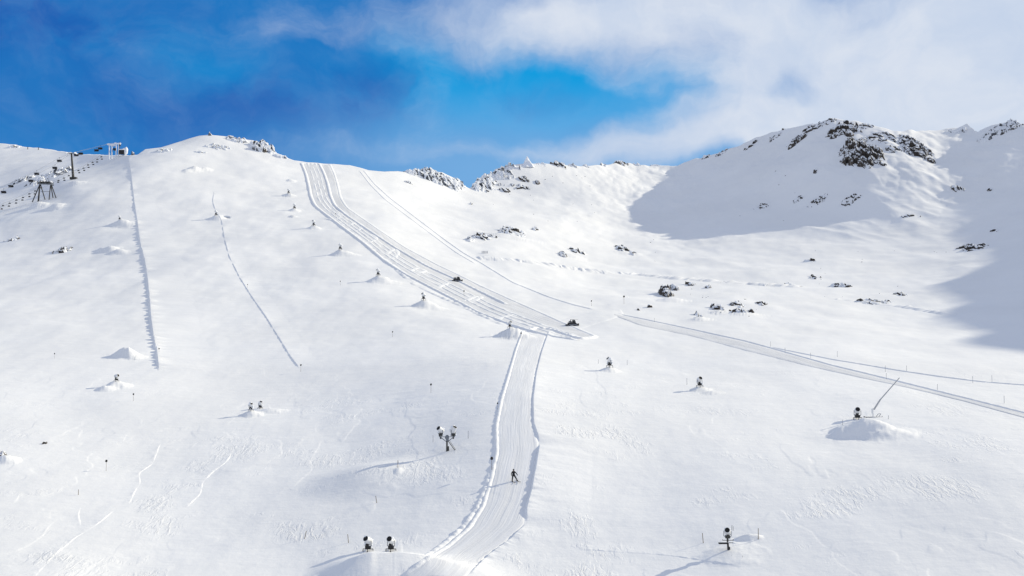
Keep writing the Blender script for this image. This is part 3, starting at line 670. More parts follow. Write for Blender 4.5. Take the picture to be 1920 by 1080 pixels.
# spire of rime on the central crest
def lathe(rings, seg=12, jit=0.0, rs=None):
    V = []; Fc = []
    for (x, y, z, r) in rings:
        for k in range(seg):
            a = 2 * math.pi * k / seg; q = r * (1 + (rs.uniform(-jit, jit) if rs else 0)); V.append((x + q * math.cos(a), y + q * math.sin(a), z))
    for i in range(len(rings) - 1):
        for k in range(seg):
            Fc.append((i * seg + k, i * seg + (k + 1) % seg, (i + 1) * seg + (k + 1) % seg, (i + 1) * seg + k))
    Fc.append(tuple(reversed(range(seg)))); Fc.append(tuple((len(rings) - 1) * seg + k for k in range(seg)))
    return V, Fc
class MB:
    def __init__(s): s.v = []; s.f = []
    def add(s, V, Fc, M=None):
        n = len(s.v)
        for p in V:
            p = Vector(p); p = M @ p if M is not None else p; s.v.append(tuple(p))
        s.f += [tuple(i + n for i in f) for f in Fc]; return s
    def box(s, c, d, M=None):
        x, y, z = c; a, b, e = d[0] / 2, d[1] / 2, d[2] / 2
        V = [(x + i * a, y + j * b, z + k * e) for i in (-1, 1) for j in (-1, 1) for k in (-1, 1)]
        return s.add(V, [(0, 1, 3, 2), (4, 6, 7, 5), (0, 4, 5, 1), (2, 3, 7, 6), (0, 2, 6, 4), (1, 5, 7, 3)], M)
    def tube(s, p, q, r, r2=None, seg=8):
        p, q = Vector(p), Vector(q); r2 = r if r2 is None else r2; d = q - p; M = Matrix.Translation(p) @ d.to_track_quat('Z', 'Y').to_matrix().to_4x4()
        V, Fc = lathe([(0, 0, 0, r), (0, 0, d.length, r2)], seg); return s.add(V, Fc, M)
    def lumps(s, c, r, sq=(1, 1, 1), seed=0, seg=10):
        rs = random.Random(seed); V = []; Fc = []; n = 6
        for i in range(n + 1):
            ph = math.pi * i / n
            for k in range(seg):
                a = 2 * math.pi * k / seg; j = 1 + rs.uniform(-.16, .16) * (0 < i < n)
                V.append((c[0] + r * sq[0] * math.sin(ph) * math.cos(a) * j, c[1] + r * sq[1] * math.sin(ph) * math.sin(a) * j, c[2] + r * sq[2] * math.cos(ph) * j))
        for i in range(n):
            for k in range(seg): Fc.append((i * seg + k, (i + 1) * seg + k, (i + 1) * seg + (k + 1) % seg, i * seg + (k + 1) % seg))
        return s.add(V, Fc)
    def build(s, name, mat, parent=None, smooth=False):
        me = bpy.data.meshes.new(name); me.from_pydata(s.v, [], s.f); me.update(); me.materials.append(mat)
        if smooth: me.polygons.foreach_set('use_smooth', [True] * len(me.polygons))
        o = bpy.data.objects.new(name, me); COL.objects.link(o)
        if parent: o.parent = parent
        return o
def thing(name, label, cat, loc=(0, 0, 0), rz=0, group=None, sc=1.0):
    o = bpy.data.objects.new(name, None); COL.objects.link(o); o.location = loc; o.rotation_euler = (0, 0, rz); o.scale = (sc,) * 3
    o['label'] = label; o['category'] = cat; o.empty_display_size = 0.3
    if group: o['group'] = group
    return o
def tag(o, label, cat, group=None):
    o['label'] = label; o['category'] = cat
    if group: o['group'] = group
    return o
def copy_tree(o, parent=None):
    c = o.copy(); COL.objects.link(c); c.parent = parent
    for ch in [x for x in o.children]: copy_tree(ch, c)
    return c
def stand(u, v, key=None):
    """foot point on the snow for a pixel; if a mound was raised there, its top"""
    if key is not None: x, y = MX[key]
    else: x, y, _ = g1(u, v)
    return (x, y, float(height(x, y)) + CZ)
def rig_scale(loc, hpx, model_h): return hpx * loc[1] / F / model_h

rs0 = random.Random(3)
x, y, z = g1(990, 309)
V, Fc = lathe([(0, 0, -3, 6.5), (0, 0, 0, 4.6), (-.3, 0, 2, 3.0), (-.6, 0, 4, 2.0), (-.7, 0, 6, 1.2), (-.8, 0, 7.8, .4)], 14, .24, rs0)
o = MB().add(V, Fc).build('ice_spire', M_FROST); o.location = (x, y, z + CZ); tag(o, 'white pointed spire of rime ice on the central ridge crest', 'spire')

# single stones
def make_stone(seed):
    rs = random.Random(seed); mb = MB(); mb.lumps((0, 0, 0.15), 1.0, (1.2, .9, .75), seed, 8)
    o = mb.build('rock', M_BARE); return o
STONES = [make_stone(s_) for s_ in range(4)]
used_st = [False] * 4
def stones(region, n, r0, r1, label, group, seed):
    rs = random.Random(seed); u0, v0, u1, v1 = region
    for i in range(n):
        u, v = rs.uniform(u0, u1), rs.uniform(v0, v1)
        xx, yy, zz, ms = ground(u, v)
        if ms[0]: continue
        j = rs.randrange(4)
        o = STONES[j] if not used_st[j] else STONES[j].copy()
        if used_st[j]: COL.objects.link(o)
        used_st[j] = True
        r = rs.uniform(r0, r1) * float(yy[0]) / F
        o.location = (float(xx[0]), float(yy[0]), float(zz[0]) + CZ); o.rotation_euler = (rs.uniform(-.4, .4), rs.uniform(-.4, .4), rs.uniform(0, 6.28)); o.scale = (r, r, r * .8)
        tag(o, label, 'rock', group)
for reg, n, a, b, lb, gp, sd in [
 ((1370, 320, 1500, 420), 9, .6, 1.3, 'tiny dark rock sprinkled on the shaded face of the right ridge', 'rocks sprinkled on the shaded face', 1),
 ((1020, 325, 1110, 350), 7, .5, 1.2, 'tiny dark rock on the right half of the central ridge face', 'rocks on the central ridge face', 2),
 ((960, 380, 1130, 420), 6, .5, 1.1, 'tiny rock poking from the bright snow under the central ridge', 'rocks under the central ridge', 3),
 ((1215, 445, 1260, 490), 4, .6, 1.2, 'tiny rock right of the ring of rocks in the basin', 'rocks beside the ring of rocks', 4),
 ((1490, 470, 1800, 560), 16, .5, 1.3, 'tiny rock scattered over the bright basin on the right', 'rocks scattered over the bright basin', 5),
 ((1270, 540, 1330, 562), 6, .6, 1.2, 'tiny black rock between the black slabs and the largest black outcrop', 'rocks between the black slabs', 6),
 ((1345, 560, 1450, 595), 14, .7, 1.5, 'small dark stone among the rocks above the groomed track', 'stones above the groomed track', 7),
 ((900, 350, 1010, 385), 9, .5, 1.2, 'small dark rock low on the left of the central ridge face', 'rocks low on the central ridge face', 8)]:
    stones(reg, n, a, b, lb, gp, sd)

# ------------------------------------------------------------------ snow guns
def gun_parts(root, heavy=0.4, heading=-0.4, tilt=0.62, seed=0, base=True, z0=0.0, x0=0.0, sub=False):
    """fan gun, about 2.6 m high; muzzle looks toward -y turned by heading and raised by tilt"""
    M = Matrix.Translation((x0, 0, z0 + 1.75)) @ Matrix.Rotation(heading, 4, 'Z') @ Matrix.Rotation(math.pi / 2 - tilt, 4, 'X')
    top = root
    if sub:
        top = MB().box((x0, 0, z0 + 0.75), (0.8, 0.7, 0.55)).box((x0, 0, z0 + .2), (.3, .3, .7)).build('fan_gun', M_DKSTEEL, root)
    V, Fc = lathe([(0, 0, -.62, .40), (0, 0, -.55, .60), (0, 0, -.2, .62), (0, 0, .35, .52), (0, 0, .72, .50), (0, 0, .80, .53), (0, 0, .80, .46), (0, 0, .55, .44)], 18)
    b = MB().add(V, Fc, M).build('barrel', M_WHITE, top, True)
    if not sub:
        V, Fc = lathe([(0, 0, .60, .45), (0, 0, .79, .455)], 18)
        m = MB().add(V, Fc, M)
        for k in range(6): m.box((0.23 * math.cos(k * 1.047), 0.23 * math.sin(k * 1.047), .805), (.02, .02, .02), M)
        m.build('nozzle_opening', M_HOLE, b)
    else:
        V, Fc = lathe([(0, 0, .60, .45), (0, 0, .79, .455)], 18); MB().add(V, Fc, M).build('nozzle_opening', M_HOLE, top)
    for sx in (-1, 1):
        yk = MB()
        a = Matrix.Translation((x0, 0, z0)) @ Matrix.Rotation(heading, 4, 'Z')
        p, q = a @ Vector((sx * .68, 0, .85)), a @ Vector((sx * .68, 0, 1.8)); yk.tube(p, q, .06)
        yk.tube(a @ Vector((sx * .3, 0, .8)), p, .06)
        yk.build('yoke_arm', M_STEEL, top)
    if base:
        MB().box((x0, .05, z0 + .62), (.95, .75, .42)).box((x0 - .1, -.2, z0 + 1.0), (.5, .35, .4)).build('control_cabinet', M_BLACK, root)
        fr = MB().box((x0, 0, z0 + .33), (1.7, .12, .12)).box((x0, .1, z0 + .34), (.12, 1.7, .10)).build('base_frame', M_DKSTEEL, root)
        for (ax, ay) in ((-.85, 0), (.85, 0), (0, .95), (0, -.75)):
            MB().tube((x0 + ax, ay, z0 - .35), (x0 + ax, ay, z0 + .36), .055).box((x0 + ax, ay, z0 + .0), (.22, .22, .05)).build('leg', M_DKSTEEL, root)
    if heavy > 0:
        rs = random.Random(seed); m = MB(); n = int(5 + 12 * heavy)
        for i in range(n):
            a = rs.uniform(-1.2, 1.2); zz = rs.uniform(-.6, .7); p = M @ Vector((.5 * math.sin(a), .5 * math.cos(a), zz))
            m.lumps(tuple(p), rs.uniform(.12, .22 + .2 * heavy), (1, 1, .8), rs.random())
        for i in range(int(4 + 8 * heavy)):
            m.lumps((x0 + rs.uniform(-.6, .7), rs.uniform(-.1, .5), z0 + rs.uniform(.5, 1.4)), rs.uniform(.12, .2 + .14 * heavy), (1, 1, 1), rs.random())
        m.build('rime_cover', M_FROST, top if sub else root, True)
GUN_H = 2.75
def gun(u, v, hpx, label, group=None, key=None, protos={}, **kw):
    loc = stand(u, v, key); sc = rig_scale(loc, hpx, GUN_H)
    t = thing('snow_gun', label, 'snow gun', loc, 0, group, sc); gun_parts(t, **kw); return t
gun(690, 1033, 30, 'white fan snow gun on the left of the pair on the foreground mound', 'pair of snow guns on the foreground mound', (712,1036) and None, heading=-.55, tilt=.55, heavy=.25, seed=1)
gun(733, 1033, 30, 'white fan snow gun on the right of the pair on the foreground mound', 'pair of snow guns on the foreground mound', None, heading=-.35, tilt=.5, heavy=.3, seed=2)
gun(1608, 786, 25, 'fan snow gun with round black muzzle beside the long snow lance', None, None, heading=-.2, tilt=.4, heavy=.1, seed=3)
gun(1312, 722, 20, 'white fan snow gun alone on the snow below the groomed track', None, (1312,723), heading=.25, tilt=.65, heavy=.5, seed=4)
gun(1148, 686, 19, 'frosted dark snow gun on a small mound right of the central piste', None, (1143,686), heading=-1.2, tilt=.8, heavy=.6, seed=5)
gun(465, 769, 15, 'snow gun caked in snow, left one of the two on the middle left field', 'two snowed-up guns on the middle left field', (470,768), heading=.6, tilt=.8, heavy=1.2, seed=6)
gun(488, 766, 15, 'snow gun with small dark muzzle, right one of the two on the middle left field', 'two snowed-up guns on the middle left field', None, heading=.7, tilt=.9, heavy=.9, seed=7)
gun(956, 614, 13, 'dark snow gun on the steep mound where the groomed run meets the central piste', None, (956,614), heading=.9, tilt=.7, heavy=.15, seed=8)
gun(217, 713, 15, 'dark snow gun on a mound left of the foot of the long snow wall', None, (218,712), heading=1.2, tilt=.3, heavy=.1, seed=9)
proto = gun(794, 562, 14, 'frosted snow gun nearest the foot of the row beside the groomed run', 'row of frosted snow guns beside the groomed run', (794,562), heading=-.9, tilt=.75, heavy=.7, seed=10)
for (u, v, hp, lb) in [(709,516,13,'frosted snow gun second from the foot of the row beside the groomed run'), (638,467,12,'frosted snow gun third from the foot of the row beside the groomed run'),
                       (588,421,11,'frosted snow gun fourth from the foot of the row beside the groomed run'), (552,389,10,'frosted snow gun second from the top of the row beside the groomed run'),
                       (541,361,9,'frosted snow gun at the top of the row beside the groomed run')]:
    c = copy_tree(proto); loc = stand(u, v, (u, v)); c.location = loc; sc = rig_scale(loc, hp, GUN_H); c.scale = (sc,) * 3; c['label'] = lb; c.rotation_euler = (0, 0, rs0.uniform(-.4, .4))
for (u, v, hp, lb) in [(405,402,10,'frosted snow gun on the mound at the head of the thin drift line'), (224,411,8,'small frosted snow gun on a mound against the long snow wall')]:
    c = copy_tree(proto); loc = stand(u, v, (u, v)); c.location = loc; sc = rig_scale(loc, hp, GUN_H); c.scale = (sc,) * 3; c['label'] = lb; c['group'] = ''; del c['group']; c.rotation_euler = (0, 0, rs0.uniform(-.4, .4))

# twin-gun tower in the middle
def twin_tower():
    loc = stand(838, 846); sc = rig_scale(loc, 49, 5.6)
    t = thing('snow_gun_tower', 'tall post carrying two fan snow guns on outstretched arms left of the central piste', 'snow gun tower', loc, 0, None, sc)
    m = MB().tube((0, 0, -.6), (0, 0, 3.3), .19, .17)
    for k in range(8): m.box((.0, -.2, .3 + k * .33), (.34, .06, .05))
    m.build('post', M_DKSTEEL, t)
    MB().lumps((0, 0, 2.9), .42, (1, 1, 1.3), 3).lumps((.1, 0, 2.4), .30, (1, 1, 1.4), 4).build('frosted_hub', M_STEEL, t, True)
    MB().box((0, 0, 3.05), (3.4, .7, .10)).box((-1.6, 0, 3.25), (.06, .7, .4)).box((1.6, 0, 3.2), (.06, .7, .3)).build('platform', M_STEEL, t)
    for sx in (-1, 1): MB().tube((sx * .1, 0, 2.0), (sx * 1.45, 0, 3.0), .08).build('brace', M_STEEL, t)
    MB().tube((.3, 0, 2.1), (1.75, -.3, .15), .08).tube((.5, .1, 2.3), (1.85, -.2, .35), .04).build('ladder', M_DKSTEEL, t)
    MB().box((.32, .1, .55), (.25, .3, 1.0)).build('hydrant_box', M_DKSTEEL, t)
    gun_parts(t, .5, -.75, .55, 21, False, 2.75, -1.35, True); gun_parts(t, .7, .85, .95, 22, False, 2.75, 1.35, True)
twin_tower()
def arm_tower():
    loc = stand(1366, 1031); sc = rig_scale(loc, 44, 4.4)
    t = thing('snow_gun_tower', 'black-muzzled fan snow gun on a short post with a dark deck, lower right foreground', 'snow gun tower', loc, 0, None, sc)
    MB().tube((0, 0, -.5), (-.12, 0, 1.3), .22, .17).box((.1, 0, .3), (.35, .3, .5)).build('post', M_BLACK, t)
    MB().box((-.95, -.1, 1.22), (1.75, .8, .22)).box((.2, 0, 1.3), (1.4, .15, .08)).build('deck', M_BLACK, t)
    MB().box((-.1, 0, 1.75), (2.0, .1, .09)).tube((-1.05, 0, 1.7), (-1.05, 0, 1.95), .05).tube((.9, 0, 1.7), (.9, 0, 1.95), .05).tube((-.2, 0, 1.3), (-.2, 0, 1.8), .09).build('base_frame', M_DKSTEEL, t)
    MB().tube((.65, 0, 3.6), (.7, 0, 4.5), .04).tube((.9, 0, 3.5), (.95, 0, 4.3), .03).build('antenna', M_DKSTEEL, t)
    gun_parts(t, .35, -.25, .42, 31, False, 1.65, -.15, True)
arm_tower()
def lance():
    loc = stand(1645, 782); S = loc[1] / F
    t = thing('snow_lance', 'long pale snow lance leaning right over its railed base frame beside the fan gun', 'snow lance', loc)
    P = lambda px, py: ((px - 1645) * S, 0, (782 - py) * S)
    MB().tube(P(1639, 768), P(1651, 750), .20, .17).tube(P(1651, 750), P(1688, 709), .14, .10).build('lance_pipe', M_PALE, t)
    MB().tube(P(1637, 782), P(1637, 766), .13).box(P(1636, 771), (.35, .3, 1.0)).build('post', M_WHITE, t)
    MB().tube(P(1620, 782), P(1654, 782), .06).tube(P(1654, 787), P(1654, 780), .06).tube(P(1620, 787), P(1620, 780), .06).tube(P(1632, 785), P(1620, 781), .06).build('base_frame', M_DKSTEEL, t)
    MB().tube(P(1643, 781), P(1647, 776), .06).tube(P(1647, 776), P(1652, 776), .05).tube(P(1648, 781), P(1652, 776), .05).build('support_strut', M_STEEL, t)
lance()

# ------------------------------------------------------------------ snow groomers
def groomer(u, v, wpx, rz, label, boom):
    loc = stand(u, v); sc = wpx * loc[1] / F / 6.2
    t = thing('snow_groomer', label, 'snow groomer', (loc[0], loc[1], loc[2] + .1), rz, 'snow groomers working on the groomed run', sc)
    for sy in (-1, 1):
        V, Fc = [], []
        prof = [(-2.2, .25), (-1.7, 0), (1.6, 0), (2.3, .45), (2.2, .9), (1.6, 1.05), (-1.8, 1.0), (-2.3, .7)]
        for yy in (sy * .75, sy * 1.75): V += [(a, yy, b) for a, b in prof]
        n = len(prof); Fc = [(i, (i + 1) % n, n + (i + 1) % n, n + i) for i in range(n)] + [tuple(range(n)), tuple(range(n, 2 * n))]
        tr = MB().add(V, Fc)
        for k in range(14): tr.box((-2.0 + k * .3, sy * 1.25, 1.07), (.08, 1.05, .08))
        to = tr.build('track', M_BLACK, t)
        wm = MB()
        for k in range(4): wm.tube((-1.5 + k * 1.0, sy * 1.70, .5), (-1.5 + k * 1.0, sy * 1.82, .5), .36, seg=12)
        wm.build('track_wheel', M_STEEL, to)
    MB().box((-.1, 0, 1.0), (4.4, 1.5, .6)).box((-1.2, 0, 1.4), (1.9, 2.6, .35)).build('chassis', M_CAT, t)
    V = [(-.1, -1.15, 1.3), (1.7, -1.15, 1.3), (1.25, -.95, 2.75), (.1, -.95, 2.8), (-.1, 1.15, 1.3), (1.7, 1.15, 1.3), (1.25, .95, 2.75), (.1, .95, 2.8)]
    cb = MB().add(V, [(0, 1, 2, 3), (7, 6, 5, 4), (0, 4, 5, 1), (1, 5, 6, 2), (2, 6, 7, 3), (3, 7, 4, 0)]).build('cab', M_CAT, t)
    MB().add([(1.68, -.95, 1.6), (1.68, .95, 1.6), (1.34, .8, 2.6), (1.34, -.8, 2.6)], [(0, 1, 2, 3)], Matrix.Translation((.02, 0, 0))).box((.7, -1.12, 2.1), (.9, .04, .7)).box((.7, 1.12, 2.1), (.9, .04, .7)).build('window', M_GLASS, cb)
    for sy in (-.6, .6): MB().box((1.1, sy, 2.85), (.15, .25, .14)).build('work_light', M_STEEL, t)
    MB().tube((.5, 0, 2.8), (.5, 0, 3.15), .09).build('beacon', M_DKSTEEL, t)
    MB().box((3.0, 0, .55), (.18, 4.0, 1.1)).box((2.7, 1.9, .55), (.7, .1, .9)).box((2.7, -1.9, .55), (.7, .1, .9)).tube((2.0, 0, .6), (3.0, 0, .6), .16).build('blade', M_DKSTEEL, t)
    MB().box((-2.9, 0, .45), (.6, 4.0, .4)).tube((-2.1, 0, .7), (-2.9, 0, .6), .12).box((-3.3, 0, .2), (.5, 4.0, .1)).build('tiller', M_BLACK, t)
    if boom:
        MB().box((-1.1, 0, 1.9), (1.3, 1.3, .7)).tube((-1.1, 0, 2.2), (-.7, 0, 3.1), .18).build('winch', M_CAT, t)
        MB().tube((-.7, 0, 3.1), (3.0, -.4, 3.2), .09, .06).build('winch_boom', M_STEEL, t)
    else:
        MB().box((-1.3, 0, 1.95), (1.5, 1.8, .8)).build('cargo_box', M_CAT, t)
    MB().lumps((-1.6, -.9, 1.65), .35, (1.4, 1, .4), 5).lumps((-.4, 1.0, 1.4), .3, (1.6, 1, .4), 6).build('snow_dusting', M_FROST, t, True)
groomer(1073, 611, 23, .15, 'black snow groomer with raised winch boom at the foot of the groomed run', True)
groomer(857, 528, 19, .25, 'black snow groomer halfway up the groomed run', False)

# ------------------------------------------------------------------ markers and poles
def make_marker():
    t = thing('piste_marker', '', 'piste marker')
    MB().tube((0, 0, -.4), (0, 0, 1.9), .035, .03).build('pole', M_WOOD, t)
    m = MB(); m.lumps((0, 0, 2.05), .26, (1, .7, 1), 0); m.v = [tuple(p) for p in m.v]; m.build('marker_ball', M_BLACK, t, True); return t
mk = make_marker(); first = True
MARK = [(199,883,1.0,'black ball marker on a thin pole in the lower left field'), (250,752,.9,'ball marker below the foot of the long snow wall'), (298,664,.8,'ball marker beside the lower end of the long snow wall'),
        (564,697,.95,'ball marker at the foot of the thin drift line'), (736,632,.8,'ball marker alone between the row of frosted guns and the central piste'), (808,736,1.0,'ball marker alone above the twin-gun tower'),
        (638,535,.7,'ball marker below the second frosted snow gun'), (922,883,1.15,'black ball marker on the left edge of the central piste above the skier'), (870,556,.95,'ball marker on the lower edge of the groomed run below the upper groomer'),
        (933,768,.7,'small ball marker on the left edge of the central piste'), (977,636,.9,'ball marker at the head of the central piste'), (102,672,.7,'tiny ball marker far out in the left snowfield'),
        (1109,574,.9,'ball marker by the upper bend of the track junction'), (629,407,.7,'ball marker at the bend high on the groomed run'), (464,540,.6,'tiny ball marker right of the thin drift line'), (1170,570,1.3,'low dark marker in the snow above the junction')]
for (u, v, sc, lb) in MARK:
    o = mk if first else copy_tree(mk); first = False
    o.location = stand(u, v); s_ = sc * (1.0 + max(0, (o.location[1] - 300)) / 700); o.scale = (s_,) * 3; o['label'] = lb; o['group'] = 'ball markers along the pistes'
POLES = [(746,877,14,0,'bamboo pole on the little snow mound below the twin-gun tower'), (707,943,13,-.2,'leaning bamboo pole between the mound pole and the foreground guns'), (654,1018,16,-.14,'leaning bamboo pole left of the foreground pair of guns'),
         (570,1010,14,.3,'pole leaning right at the lower left of the foreground guns'), (1319,1018,18,-.1,'bamboo pole left of the gun with the dark deck'), (1422,1011,20,0,'bamboo pole right of the gun with the dark deck'),
         (147,928,10,0,'short pole in the lower left snowfield'), (812,829,13,0,'thin pole left of the twin-gun tower'), (878,822,14,0,'thin pole right of the twin-gun tower'), (1288,722,13,0,'thin pole left of the lone gun below the groomed track'),
         (1176,684,9,0,'thin pole right of the frosted dark gun'), (1122,682,8,0,'thin pole left of the frosted dark gun'), (1580,797,10,0,'pole at the left foot of the lance mound'), (1666,786,7,0,'pole right of the lance base')]
for (u, v, hp, tl, lb) in POLES:
    loc = stand(u, v); S = loc[1] / F
    o = MB().tube((0, 0, -.4), (tl * hp * S, 0, hp * S), .055, .05).build('bamboo_pole', M_WOOD if v > 860 else M_PALE); o.location = loc; tag(o, lb, 'pole', 'poles stuck in the snow')
EDGE = [(1227,604),(1472,662),(1520,672),(1445,650),(1570,669),(1660,697),(1700,697),(1758,733),(1824,718),(1860,716),(1883,756),(1662,712)]
ep = MB().tube((0, 0, -.3), (0, 0, 1.7), .05).build('edge_pole', M_PALE)
for i, (u, v) in enumerate(EDGE):
    o = ep if i == 0 else ep.copy()
    if i: COL.objects.link(o)
    o.location = stand(u, v); tag(o, 'thin pale pole along the edge of the groomed track on the right', 'pole', 'poles along the right-hand track')
# small slatted fence in the upper basin
loc = stand(909, 475); t = thing('snow_fence', 'small pale slatted fence in the snow above the thin track', 'fence', loc); S = loc[1] / F
for k in range(5): MB().box(((k - 2) * 2.6 * S, 0, 2.4 * S), (.9 * S, .1, 5 * S)).build('slat', M_PALE, t)
MB().box((0, .1, 3 * S), (11 * S, .06, .5 * S)).box((0, .1, 1 * S), (11 * S, .06, .5 * S)).build('rail', M_PALE, t)

# ------------------------------------------------------------------ chairlifts at the upper left
def P3(u, v, y):
    dx, dy, dz = px_dir(u, v); return Vector((float(dx / dy) * y, y, float(dz / dy) * y + CZ))
def cable(pts, r, label, group):
    m = MB(); P = [P3(*p) for p in pts]
    for a, b in zip(P[:-1], P[1:]): m.tube(a - P[0], b - P[0], r, seg=6)
    o = m.build('lift_cable', M_STEEL); o.location = P[0]; tag(o, label, 'cable', group); return P
YS = g1(222, 294)[1]; print('station depth', YS)
TA = [(-90,398,690),(7,354,735),(58,333,757),(103,309,778),(134,287,792),(181,276.5,835),(206,269,YS)]
TB = [(-90,386,705),(20.6,343,748),(69,320,769),(111,296,790),(138,286,803),(188,273,845),(212,268,YS + 4)]
cable(TA, .06, 'front cable of the upper chairlift', 'cables of the upper chairlift'); cable(TB, .06, 'rear cable of the upper chairlift', 'cables of the upper chairlift')
def yat(line, u): a = np.array(line); return float(np.interp(u, a[:, 0], a[:, 2])), float(np.interp(u, a[:, 0], a[:, 1]))
def big_chair():
    t = thing('lift_chair', '', 'chairlift chair')
    MB().tube((0, 0, 0), (0, 0, -1.7), .07).box((0, 0, 0), (.5, .25, .25)).box((0, 0, -1.7), (2.6, .12, .12)).build('hanger', M_DKSTEEL, t)
    b = MB(); pr = []
    for i in range(7):
        a = math.pi * (0.02 + .5 * i / 6); pr.append((-.9 * math.cos(a) - .1, -1.0 + .0 - 1.4 + 1.0 * math.sin(a) - .6))
    V = []; 
    for xx in (-1.75, 1.75): V += [(xx, p[0] + .4, p[1] + .7) for p in pr]
    n = len(pr); Fc = [(i, i + 1, n + i + 1, n + i) for i in range(n - 1)]
    V2 = [(v[0], v[1] + .04, v[2] - .06) for v in V]; 
    b.add(V, Fc); b.add(V2, Fc); b.build('bubble_hood', M_BUBBLE, t)
    MB().box((0, 0, -2.9), (3.4, .7, .18)).build('seat', M_BLACK, t)
    MB().box((0, .35, -2.45), (3.4, .14, .9)).build('backrest', M_BLACK, t)
    MB().tube((-1.5, -.5, -3.35), (1.5, -.5, -3.35), .05).tube((-1, -.3, -2.9), (-1, -.5, -3.35), .04).tube((1, -.3, -2.9), (1, -.5, -3.35), .04).build('footrest', M_DKSTEEL, t)
    return t
bc = big_chair(); first = True
CH = [(TA, 7, 'front'), (TA, 58, 'front'), (TA, 103, 'front'), (TA, 143, 'front'), (TA, 181, 'front'), (TB, 20.6, 'rear'), (TB, 69, 'rear'), (TB, 111.5, 'rear'), (TB, 151.5, 'rear'), (TB, 188, 'rear'), (TA, -45, 'front'), (TB, -35, 'rear')]
ordn = ['lowest', 'second lowest', 'middle', 'second highest', 'highest', 'off-frame']; cnt = {'front': 0, 'rear': 0}
for (ln, u, nm) in CH:
    y, v = yat(ln, u); o = bc if first else copy_tree(bc); first = False
    o.location = P3(u, v, y); o['label'] = '%s dark bubble chair on the %s cable of the upper chairlift' % (ordn[cnt[nm]], nm); cnt[nm] += 1
    o['group'] = 'dark bubble chairs of the upper chairlift'
# single tube tower
bx_, by_, bz_ = stand(138, 336); topp = P3(134, 288, by_)
t = thing('lift_tower', 'tall dark tubular chairlift tower on the upper left slope', 'lift tower', (bx_, by_, bz_)); L_ = topp - Vector((bx_, by_, bz_))
MB().tube((0, 0, -2), tuple(L_), 1.0, .55, 12).build('tower_tube', M_DKSTEEL, t)
MB().box((0, 0, .6), (4.6, 3.2, 1.6)).build('tower_base', M_DKSTEEL, t)
MB().box((L_.x, L_.y, L_.z + .3), (6.5, .6, .6)).build('crossarm', M_STEEL, t)
for sx in (-3, 3): MB().box((L_.x + sx, L_.y, L_.z + .2), (.5, 5.0, .5)).lumps((L_.x + sx, L_.y, L_.z + .6), .5, (1, 4, .8), 2).build('sheave_train', M_FROST, t)
# trestle tower
y0 = g1(82, 376)[1]; c0 = P3(84, 377, y0); zt = float(height(c0.x, y0)) + CZ
t = thing('trestle_tower', 'frosted trestle tower on two groups of splayed legs on the upper left slope', 'lift tower', (c0.x, y0, zt)); S = y0 / F
Q = lambda px, py, dy=0: ((px - 84) * S, dy, (377 - py) * S)
for (a, b, dy) in [((73.5, 347), (63, 378), -2), ((73.5, 347), (68.5, 377), 2), ((74, 347), (74, 376), -1), ((75, 347), (82, 375), 3), ((94, 348), (93, 377), -1), ((94.5, 348), (97.5, 376), 3), ((95.5, 347), (111, 380), -2)]:
    MB().tube(Q(*a), Q(b[0], b[1] + 3, dy), .33, .33).build('leg', M_DKSTEEL, t)
MB().tube(Q(76, 360.5), Q(93, 360), .16).build('tie_bar', M_STEEL, t)
m = MB().tube(Q(72, 345), Q(97, 346), .55); 
m.build('crossbeam', M_STEEL, t)
for px_ in (77, 82, 88, 93): MB().box(Q(px_, 343.5), (1.3, 4.2, 1.1)).tube(Q(px_, 343, -2), Q(px_, 339, -2), .2).build('sheave_train', M_DKSTEEL, t)
for px_, k_ in ((75, 7), (94, 8)): MB().lumps(Q(px_, 342), 1.0, (1.2, 2, .6), k_).build('rime_cap', M_FROST, t, True)
# small chairs
U1 = [(5.6,386),(18,381.5),(30.7,375.6),(43,370.7),(55,364),(66,358.5),(77,352.6),(98.5,343.7),(109.6,339),(119.7,334.5),(129,330),(147,320.4),(156.6,316),(165,310),(173.5,305),(182.5,299.5),(190,294.8)]
U2 = [(3,392),(16.7,386.7),(30,381),(42,375.4),(55,369),(65,364),(99,347.4),(109,342),(120.7,338.5),(148.6,324.4),(157.8,320),(166,314.5),(174.8,309.3),(182,304.4),(191,299)]
yl = lambda u, o: 715 + (u) * 0.42 + o
cable([(-60,412,yl(-60,0))] + [(u, v - 4.5, yl(u, 0)) for u, v in U1[:7]] + [(84,345,yl(84,0))] + [(u, v - 4.5, yl(u, 0)) for u, v in U1[7:]] + [(212,288,YS)], .06, 'upper thin cable of the small-chair lift', 'cables of the small-chair lift')
cable([(-60,417,yl(-60,-8))] + [(u, v - 4.5, yl(u, -8)) for u, v in U2] + [(212,290,YS)], .06, 'lower thin cable of the small-chair lift', 'cables of the small-chair lift')
def small_chair():
    t = thing('lift_chair', '', 'chairlift chair')
    MB().tube((0, 0, 0), (0, 0, -1.3), .05).build('hanger', M_STEEL, t)
    MB().box((0, 0, -1.75), (1.4, .5, .16)).box((0, 0, -1.72), (1.2, .4, .12)).build('seat', M_BLACK, t)
    MB().box((0, .25, -1.35), (1.4, .08, .55)).build('backrest', M_DKSTEEL, t); return t
scp = small_chair(); first = True
for ln, off, nm in ((U1, 0, 'upper'), (U2, -8, 'lower')):
    for (u, v) in ln:
        o = scp if first else copy_tree(scp); first = False
        o.location = P3(u, v - 4.5, yl(u, off)); o['label'] = 'small open two-seat chair on the %s thin cable of the small-chair lift' % nm; o['group'] = 'small chairs on the %s thin cable' % nm
